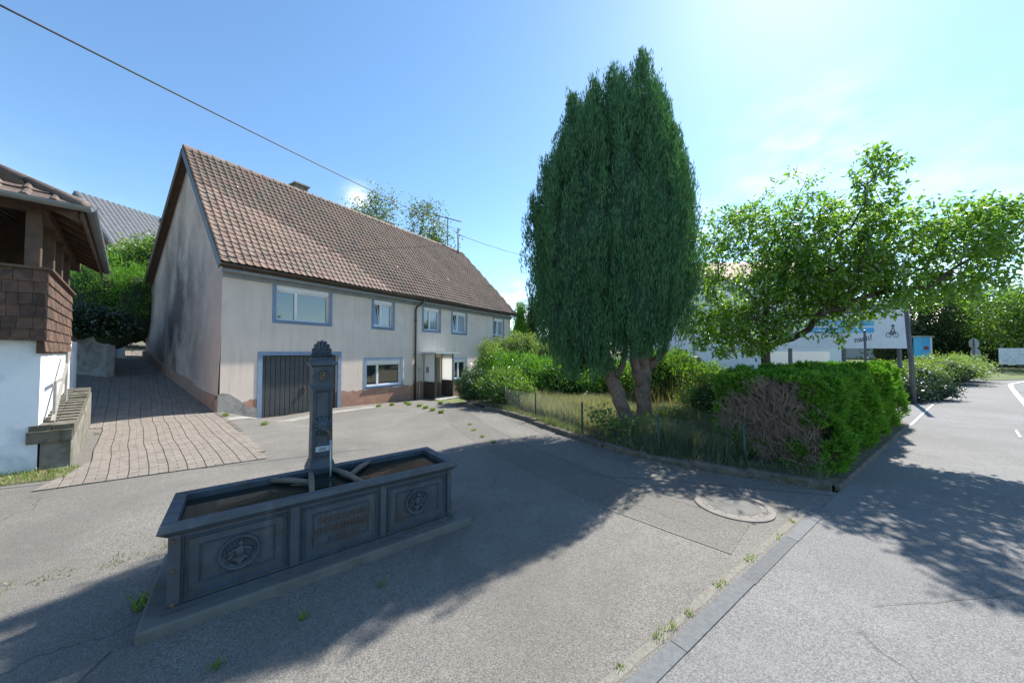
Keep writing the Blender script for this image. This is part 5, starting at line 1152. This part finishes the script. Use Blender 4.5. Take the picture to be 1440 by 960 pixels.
# fallen leaf litter along the garden edge
lt = in_poly_sampler([(-.3, 9.6), (.3, 8.3), (1.2, 6.8), (2.4, 5.1), (4.1, 4.1), (4.0, 4.4), (2.6, 5.35), (1.6, 6.6), (.6, 8.5)], False)(700)
P = np.stack([lt[0], lt[1], np.full(len(lt[0]), .012)], 1); V, F = leaves(P, rdir(len(P)) * [1, 1, .15], np.tile([0, 0, 1.], (len(P), 1)) + rng.normal(size=P.shape) * .3, rng.uniform(.025, .06, len(P)), rng.uniform(.015, .03, len(P)))
o = fastmesh('leaf_litter', V, F, 'straw'); tag(o, 'dry fallen leaves along the garden edge', 'leaves', kind='stuff')

# ------------------------------------------------------------------ greenery behind the left house and the farmhouse
GR = 'bushes above the retaining wall'
def gz(x, y): return float(zg(x, y))
shrub('ivy_mound', 'dark ivy mound draped over the retaining wall', 'ivy', (-13.6, 11.4, 2.2), [((-13.9, 11.0, 2.55), (.95, .8, .6)), ((-13.2, 11.3, 2.3), (.6, .6, .65))], 9000, .07, 'ivy', asp=.8)
shrub('thuja_screen', 'bright clipped conifer screen above the ivy mound', 'hedge', (-15.5, 13.2, 2.0), [((-16.0, 13.0, 3.6), (1.3, .9, 1.9)), ((-14.8, 13.4, 3.4), (.7, .8, 1.8))], 16000, .06, 'thuja', asp=.35, upness=.8)
shrub('lilac_bush', 'tall leafy lilac bush between conifer screen and farmhouse', 'bush', (-19.0, 16.8, 2.2), [((-19.0, 16.5, 4.7), (1.5, 1.4, 2.0)), ((-17.7, 17.2, 5.6), (1.3, 1.3, 1.9)), ((-20.6, 17.6, 5.2), (1.5, 1.4, 1.5))], 17000, .12, 'shrub', asp=.55)
shrub('elder_bush', 'dark-leaved bush closing the top of the drive', 'bush', (-17.8, 15.6, 1.9), [((-18.2, 15.6, 2.9), (1.3, .9, 1.4)), ((-16.9, 16.2, 3.4), (1.3, 1.0, 1.9))], 10000, .11, 'darkleaf', asp=.55)
shrub('hazel_bush', 'pale green rounded bush below the grey roofed house', 'bush', (-24.0, 20.5, 3), [((-24.5, 20.5, 5.9), (2.0, 1.8, 1.7)), ((-21.9, 20.5, 6.6), (1.7, 1.6, 1.6))], 13000, .14, 'pale', asp=.6)
BH = empty('grey_roof_house', (-32.5, 25.0, 0), math.atan2(.98, .2)); tag(BH, 'distant house with dark grey tiled roof and red gable on the slope', 'house')
rz = 13.67; pr = [(-.3, 0), (-4.6, 4.4)]
mb = MB(); Lr = 24
mb.add([(0, 0, rz), (Lr, 0, rz), (Lr, -5.2, rz - 5.6), (0, -5.2, rz - 5.6), (0, 5.2, rz - 5.6), (Lr, 5.2, rz - 5.6), (0, 0, rz - .25), (0, -5.2, rz - 5.85), (0, 5.2, rz - 5.85), (Lr, 0, rz - .25), (Lr, -5.2, rz - 5.85), (Lr, 5.2, rz - 5.85)],
       [(0, 3, 2, 1), (0, 1, 5, 4), (0, 6, 7, 3), (0, 4, 8, 6), (6, 9, 10, 7), (6, 8, 11, 9), (3, 7, 10, 2)])
bro = mb.build('roof', 'bgroof', BH)
tm = MB().box(0, .3, 0, .34, 0, .045).mesh('roof_tile'); 
for r in range(14):    # raised courses
    yv = -.02 - r * .37; zv = rz - 5.6 / 5.2 * (r * .37) + .01
    cb = MB()
    for c_ in range(72): cb.add([(c_ * .335, yv - .36, zv - .385), (c_ * .335 + .16, yv - .36, zv - .33), (c_ * .335 + .33, yv - .36, zv - .385), (c_ * .335, yv, zv + .0), (c_ * .335 + .16, yv, zv + .05), (c_ * .335 + .33, yv, zv)], [(0, 1, 4, 3), (1, 2, 5, 4)])
    cb.build('tile_course', 'bgroof', bro)
mb = MB(); mb.add([(.5, -4.4, 2), (.5, 4.4, 2), (.5, 4.4, rz - 5.0), (.5, 0, rz - .3), (.5, -4.4, rz - 5.0)], [(0, 4, 3, 2, 1)]); mb.box(.5, Lr, -4.4, 4.4, 2, rz - 5.1); mb.build('wall', 'redtrim', BH)
ch = MB(); ch.box(5.6, 6.5, -1.1, -.3, rz - 2, rz + .45); cho = ch.build('chimney', 'zinc', BH); MB().box(5.9, 6.2, -.85, -.55, rz + .45, rz + .8).build('flue', 'zinc', cho)
# birches beyond the ridge
def tree(name, label, base, h, blobs, n, size, mat, cat='tree', group=None, asp=.6, trunk_r=.18, droop=.3, barkm='bark'):
    base = Vector(base); o = empty(name, base); tag(o, label, cat, group)
    natt = sum(b[2] for b in blobs); att = np.concatenate([in_blob(b[2], b[0], b[1]) for b in blobs])
    nodes, par, rad, tips = skeleton(base, att, .012, 2.2, [base + Vector((rng.normal() * .05 * k, rng.normal() * .05 * k, h * .12 * k)) for k in range(1, 5)], step=.8)
    branch_mesh('trunk', nodes, par, rad, barkm, o, base, 6, trunk_r)
    tp = np.array([tuple(nodes[t]) for t in tips]); per = max(1, n // len(tp)); P = np.repeat(tp, per, 0) + rng.normal(size=(len(tp) * per, 3)) * size * np.array([2.2, 2.2, 1.8])
    D_ = rdir(len(P)) + [0, 0, -droop]; L_ = size * rng.uniform(.7, 1.3, len(P)); V, F = leaves(P - np.array(base), D_, rdir(len(P)) + [0, 0, .8], L_, L_ * asp, .12)
    fastmesh('crown', V, F, mat, o); return o
BG = 'birches behind the farmhouse'
tree('birch_tree', 'feathery birch rising behind the farmhouse ridge near the chimney', (-13.0, 32.5, 2), 15, [((-12.7, 32, 14.6), (1.9, 1.6, 2.6), 90), ((-15, 32, 13.8), (1.6, 1.5, 2.0), 40), ((-12.4, 32, 11), (2.4, 1.8, 2.5), 60)], 4500, .2, 'birch', group=BG)
tree('birch_tree', 'feathery birch rising behind the aerial on the farmhouse ridge', (-8.0, 32.5, 2), 14, [((-8.3, 32, 13.6), (1.7, 1.6, 2.7), 110), ((-6.9, 32, 12), (1.3, 1.3, 2.2), 40), ((-7.8, 32, 10.0), (2.4, 1.8, 2.4), 60)], 4800, .2, 'birch', group=BG)
# columns of conifers right of the farmhouse
for k, (x, y, h, r, lab) in enumerate(((.6, 23.8, 5.0, .55, 'slim dark conifer column standing behind the farmhouse end'), (1.5, 24.4, 5.5, .62, 'second taller conifer column beside the slim one near the farmhouse'))):
    shrub('conifer_column', lab, 'conifer', (x, y, 0), [((x, y, h * .40), (r, r, h * .40)), ((x, y, h * .72), (r * .68, r * .68, h * .30))], 6500, .12, 'thuja' if k == 0 else 'darkleaf', asp=.35, upness=1.5, stems=1)
shrub('garden_shrub', 'loose light green shrub in front of the conifer columns', 'bush', (1.2, 20.5, 0), [((.6, 20.5, 1.5), (1.0, .9, 1.3)), ((2.2, 20.8, 1.2), (1.1, .9, 1.0)), ((-.6, 21.5, 1.2), (.8, .8, 1.4))], 9000, .1, 'pale', asp=.5)
shrub('far_bush', 'distant green bush beyond the conifer columns', 'bush', (1.5, 34, 0), [((.5, 34, 1.8), (2.5, 1.5, 2.0)), ((4.5, 34, 1.6), (2.5, 1.5, 1.8))], 6000, .2, 'shrub', asp=.6)

# ------------------------------------------------------------------ background right: white block, banner, signs, houses, trees
AB = empty('white_apartment_block', (13.2, 28.2, 0), R(-4)); tag(AB, 'large white rendered block behind the cherry tree', 'building')
wins = [(.05, 1.0, 5.0, 5.5), (-1.3, -.2, 5.0, 5.5), (.2, 1.3, 1.0, 2.0), (2.6, 3.7, 5.6, 6.9), (5.2, 6.3, 5.6, 6.9), (7.8, 8.9, 5.6, 6.9), (2.6, 3.7, 2.8, 4.1), (5.2, 6.3, 2.8, 4.1), (7.8, 8.9, 2.8, 4.1)]
mb = MB(); mb.box(-2.0, 13.5, 0, 9, -.5, 7.9); mb.build('wall', 'bgwall', AB)
for (a, b, c_, d_) in wins:
    f = MB(); frame_ring(f, a, b, c_, d_, .07, -.06, -.005); fo = f.build('window', 'white' if c_ < 4.9 or c_ > 5.1 else 'redtrim', AB); MB().box(a + .07, b - .07, -.03, -.006, c_ + .07, d_ - .07).build('pane', 'darkwin', fo)
mb = MB(); mb.add([(-2.4, -.5, 7.8), (13.9, -.5, 7.8), (13.9, 4.5, 10.2), (-2.4, 4.5, 10.2), (-2.4, 9.5, 7.8), (13.9, 9.5, 7.8), (-2.4, -.5, 7.6), (13.9, -.5, 7.6)], [(0, 1, 2, 3), (3, 2, 5, 4), (6, 7, 1, 0), (0, 3, 4), (1, 5, 2)]); mb.build('roof', 'redroof', AB)
mb = MB(); mb.tube([(1.75, -.08, 0), (1.75, -.08, 7.7)], .06, 6); mb.build('downpipe', 'zinc', AB)
MB().box(-2.05, 2.0, -1.2, -.01, 4.0, 4.15).build('balcony', 'bgwall', AB)
BN = empty('banner_board', (13.6, 17.0, 0), 0); tag(BN, 'large white advertising board with blue bars and a cyclist pictogram', 'sign')
MB().box(0, 6.25, 0, .12, 1.9, 4.3).build('board', 'signwhite', BN)
for x in (.4, 3.1, 5.9): MB().box(x - .06, x + .06, .13, .25, -.2, 4.2).build('post', 'pole', BN)
for z0_, z1_, x1_ in ((3.02, 3.27, 4.45), (2.68, 2.93, 4.45)):
    bo_ = MB().box(1.2, x1_, -.012, -.002, z0_, z1_).build('blue_bar', 'signblue', BN); x = 1.35
    for k in range(24):
        w = rng.uniform(.05, .09); MB().box(x, x + w, -.016, -.0125, z0_ + .07, z1_ - .07 - (.04 if k % 3 else 0)).build('letter', 'signwhite', bo_); x += w + .04
t_ = text('lettering', 'nach?', .42, (3.9, -.01, 2.38), (math.pi / 2, R(-9), 0), 'ink', BN, .004)
pic = MB()
def ringxz(mb, cx, cz, r, w, n=20):
    vs = [];
    for k in range(n):
        t = 2 * math.pi * k / n
        for q in (r - w, r + w): vs += [(cx + q * math.cos(t), -.012, cz + q * math.sin(t)), (cx + q * math.cos(t), -.004, cz + q * math.sin(t))]
    mb.add(vs, [(4 * k, 4 * k + 2, (4 * k + 6) % (4 * n), (4 * k + 4) % (4 * n)) for k in range(n)])
ringxz(pic, 5.1, 2.5, .17, .02); ringxz(pic, 5.6, 2.5, .17, .02)
for a, b in (((5.1, 2.5), (5.25, 2.75)), ((5.25, 2.75), (5.52, 2.75)), ((5.25, 2.72), (5.35, 2.5)), ((5.35, 2.5), (5.52, 2.73)), ((5.52, 2.78), (5.6, 2.5)), ((5.27, 2.8), (5.42, 3.02)), ((5.42, 3.02), (5.54, 2.8)), ((5.3, 2.78), (5.42, 2.62)), ((5.42, 2.62), (5.36, 2.5))):
    pic.bar((a[0], -.008, a[1]), (b[0], -.008, b[1]), .01, .045, (0, 0, 1)) if False else pic.tube([(a[0], -.008, a[1]), (b[0], -.008, b[1])], .025, 4)
pic.blob((5.42, -.01, 3.13), (.12, .012, .09), 10, 6); po_ = pic.build('cyclist_pictogram', 'ink', BN); po_.matrix_local = Matrix.Translation((5.35, 0, 2.75)) @ Matrix.Scale(.72, 4) @ Matrix.Translation((-5.35, 0, -2.75))
# low grey wall and parked vehicle roofs under the board
tag(MB().box(14.0, 17.3, 18.6, 19.0, -.2, 1.75).build('boundary_wall', 'bgwall', None), 'pale boundary wall under the advertising board', 'wall')
cr = empty('parked_car', (10.0, 20.5, 0), R(15)); tag(cr, 'dark blue car parked before the white block', 'car')
mb = MB(); pf_ = [(-2.1, .35), (-2.1, .85), (-1.5, .95), (-1.0, 1.42), (.7, 1.46), (1.35, 1.0), (2.05, .9), (2.15, .4)]
n = len(pf_); mb.add([(x, -.85, z) for x, z in pf_] + [(x, .85, z) for x, z in pf_], [tuple(range(n)), tuple(range(n, 2 * n))[::-1]] + [(i, n + i, n + (i + 1) % n, (i + 1) % n) for i in range(n)]); mb.build('body', 'carblue', cr, bevel=.08)
for sx in (-1.35, 1.35):
    for sy in (-.8, .8): o = MB().lathe([(.32, -.1), (.33, 0), (.32, .1)], 18, (sx, sy, .32), 'y').build('wheel', 'cable', cr)
for ya, yb in ((-.856, -.851), (.851, .856)): MB().add([(-1.3, ya, .98), (.95, ya, .98), (.6, ya, 1.38), (-.95, ya, 1.36)], [(0, 1, 2, 3)]).build('side_window', 'darkwin', cr)
lamp = empty('utility_pole', (13.45, 11.5, 0)); tag(lamp, 'leaning grey pole rising behind the end of the hedge', 'pole'); mb = MB(); mb.tube([(.03, 0, -.1), (-.02, 0, 1.5), (-.12, .02, 3.3)], [.07, .066, .06], 10); mb.build('shaft', 'pole', lamp, smooth=True); mb = MB(); mb.lathe([(.07, 0), (.07, .06), (.02, .1)], 10, (-.12, .02, 3.3)); mb.build('cap', 'zinc', lamp)
sp_ = empty('sign_post', (14.5, 14.0, 0)); tag(sp_, 'thin grey sign post in front of the advertising board', 'post'); MB().tube([(0, 0, -.1), (-.02, 0, 2.6)], .04, 8).build('shaft', 'pole', sp_); MB().lathe([(.045, 0), (.045, .03), (.01, .05)], 10, (-.02, 0, 2.59)).build('cap', 'zinc', sp_)
rs = empty('road_sign', (32.55, 24.0, 0)); tag(rs, 'two round traffic signs seen from behind on a pale post', 'road sign'); MB().tube([(0, 0, -.1), (0, 0, 2.65)], .05, 8).build('post', 'zinc', rs)
for z, dx in ((2.3, .05), (1.62, .12)): o = MB().lathe([(.36, .0), (.37, .015), (.36, .03)], 24, (dx, .06, z), 'y').build('sign_back', 'signback', rs)
for z in (2.3, 1.62): MB().box(-.3, .3, .02, .06, z - .03, z + .03).build('clamp', 'zinc', rs)
ib = empty('information_stele', (36.5, 30.0, 0), R(20)); tag(ib, 'blue and white information stele beyond the flower bed', 'sign'); MB().box(-.9, .5, 0, .5, 1.2, 3.0).build('panel', 'signblue', ib); MB().box(.5, .85, 0, .5, 1.2, 3.0).build('panel', 'signwhite', ib); MB().box(-1.1, 1.0, -.1, .6, 3.0, 3.1).build('roof', 'signback', ib); MB().box(-.8, .8, .1, .4, -.2, 1.2).build('base', 'pole', ib)
MB().box(-.6, .2, -.012, -.002, 1.9, 2.2).build('notice', 'redtrim', ib)
wb = empty('map_board', (38.3, 26.0, 0), R(-15)); tag(wb, 'white map board on the lawn beside the street', 'sign'); MB().box(-.9, .9, 0, .06, .75, 2.0).build('board', 'signwhite', wb)
for x in (-.7, .75): MB().box(x - .04, x + .04, .07, .14, -.1, 2.3).build('post', 'pole', wb)
for k in range(22): MB().box(-.75 + rng.uniform(0, 1.4), 0, -.008, -.002, 0, 0).mesh if False else None
for k in range(14): x, z = rng.uniform(-.75, .7), rng.uniform(.9, 1.85); MB().box(x, x + .1, -.006, -.002, z, z + .05).build('map_mark', 'signback', wb)
hy = empty('hydrant', (38.6, 25.2, 0)); tag(hy, 'small red-brown hydrant in front of the map board', 'hydrant'); MB().lathe([(.14, 0), (.12, .1), (.1, .5), (.14, .55), (.13, .65), (.03, .75)], 12).build('body', 'rust', hy); MB().tube([(-.2, 0, .5), (.2, 0, .5)], .05, 8).build('outlet', 'rust', hy)
FHs = empty('gabled_house', (52.5, 42.0, 0), R(30)); tag(FHs, 'pale gabled house half hidden among trees beyond the lawn', 'house')
mb = MB(); mb.add([(-4, 0, 0), (4, 0, 0), (4, 0, 5.2), (0, 0, 7.6), (-4, 0, 5.2), (-4, 9, 0), (4, 9, 0), (4, 9, 5.2), (0, 9, 7.6), (-4, 9, 5.2)], [(0, 1, 2, 3, 4), (1, 6, 7, 2), (5, 0, 4, 9), (6, 5, 9, 8, 7)]); mb.build('wall', 'bgwall', FHs)
mb = MB(); mb.add([(-4.6, -.6, 4.9), (0, -.6, 7.75), (4.6, -.6, 4.9), (-4.6, 9.6, 4.9), (0, 9.6, 7.75), (4.6, 9.6, 4.9), (-4.6, -.6, 4.7), (0, -.6, 7.5), (4.6, -.6, 4.7)], [(0, 1, 4, 3), (1, 2, 5, 4), (6, 7, 1, 0), (7, 8, 2, 1)]); mb.build('roof', 'gutter', FHs)
for x, z in ((-2.2, 3.2), (.9, 3.2), (-2.2, .9), (.9, .9)):
    f = MB(); frame_ring(f, x, x + 1.3, z, z + 1.5, .09, -.06, -.004); fo = f.build('window', 'white', FHs); MB().box(x + .09, x + 1.21, -.03, -.005, z + .09, z + 1.41).build('pane', 'darkwin', fo)
shrub('ivy_bush', 'low dark ivy mound around the foot of the grey pole', 'bush', (14.6, 12.6, 0), [((14.3, 12.4, .25), (.8, .55, .42)), ((15.4, 12.55, .25), (.8, .45, .38)), ((13.6, 11.9, .2), (.5, .4, .35))], 7000, .07, 'ivy', asp=.7)
FBG = 'white-flowering shrubs beside the walk'
for k, (x, y, r, hh, lab) in enumerate(((21.0, 18.2, 1.6, .85, 'white-flowering shrub of the bed behind the ivy mound'), (23.4, 18.6, 1.7, 1.05, 'white-flowering shrub in the middle of the bed by the walk'), (26.2, 20.4, 1.7, 1.1, 'white-flowering shrub of the bed beside the round traffic signs'), (18.3, 17.6, 1.6, .75, 'white-flowering shrub of the bed before the advertising board'))):
    so = shrub('flowering_shrub', lab, 'bush', (x, y, 0), [((x, y, hh * .6), (r, r * .8, hh * .75)), ((x + r * .6, y + .3, hh * .5), (r * .6, r * .6, hh * .6))], 4500, .1, 'pale', FBG, asp=.5)
    mb = MB()
    for q in range(26):
        d = rdir(1)[0]; d[2] = abs(d[2]); d[1] = -abs(d[1]) if q % 3 else d[1]; c_ = d * np.array([r, r * .8, hh * .75]) * 1.02 + [0, 0, hh * .6]; mb.blob(tuple(c_), (.055, .055, .03), 5, 3)
    mb.build('blossoms', 'petal', so)
tree('round_tree', 'big rounded light green tree beside the street bend', (47.5, 32.0, 0), 6.5, [((46.5, 31, 5.4), (4.6, 3.2, 2.6), 150), ((49.5, 30.5, 4.2), (4.0, 3, 2.8), 130), ((45.5, 30.6, 3.8), (3.2, 2.4, 2.2), 90), ((51.5, 31, 5.5), (4, 3, 2.4), 110)], 17000, .26, 'shrub', trunk_r=.3)
shrub('dark_thicket', 'dark-leaved thicket under the round tree', 'bush', (44.5, 36.0, 0), [((40.5, 36, 1.8), (2.6, 2, 2.3)), ((44.8, 36, 1.8), (3, 2, 2.4)), ((49, 35, 1.8), (3, 2, 2.4)), ((54, 35, 1.8), (3, 2, 2.4))], 9000, .25, 'darkleaf', asp=.6)
tree('dark_tree', 'dark leafy tree in front of the gabled house', (43.0, 35.0, 0), 7, [((42.5, 34.5, 5.2), (2.6, 2.2, 2.4), 110), ((40.5, 34.5, 3.2), (2.0, 1.8, 1.8), 60), ((44, 34.5, 3.2), (1.6, 1.5, 1.6), 50)], 9000, .25, 'darkleaf', trunk_r=.25)
for k, (x, y, h, r, lab) in enumerate(((64, 52, 11.5, 3.0, 'tall far conifer behind the gabled house'), (70, 52, 13, 3.4, 'tallest far conifer between two other far ones'), (79, 54, 12, 3.6, 'far conifer beyond the big rounded tree'))):
    shrub('far_conifer', lab, 'conifer', (x, y, 0), [((x, y, h * .35), (r, r, h * .36)), ((x, y, h * .68), (r * .62, r * .62, h * .32))], 3500, .4, 'darkleaf', asp=.4, upness=-.2, stems=1)
for k, (x, y, r, h, lab) in enumerate(((30, 44, 5, 3.2, 'far green tree mass behind the advertising board'), (38, 46, 4.5, 3.6, 'far green tree mass behind the information stele'), (60, 46, 5, 4.2, 'far green tree mass behind the rounded tree'), (75, 46, 6, 4.6, 'far green tree mass along the street'), (90, 44, 6, 4.4, 'far green tree mass at the end of the street'))):
    shrub('far_tree', lab, 'tree', (x, y, 0), [((x, y, h), (r, 2.5, h)), ((x + r * .7, y, h * .8), (r * .7, 2.2, h * .8))], 4000, .36, 'shrub' if k % 2 else 'darkleaf', asp=.6)
print('tris', sum(len(o.data.polygons) for o in bpy.data.objects if o.type == 'MESH'))
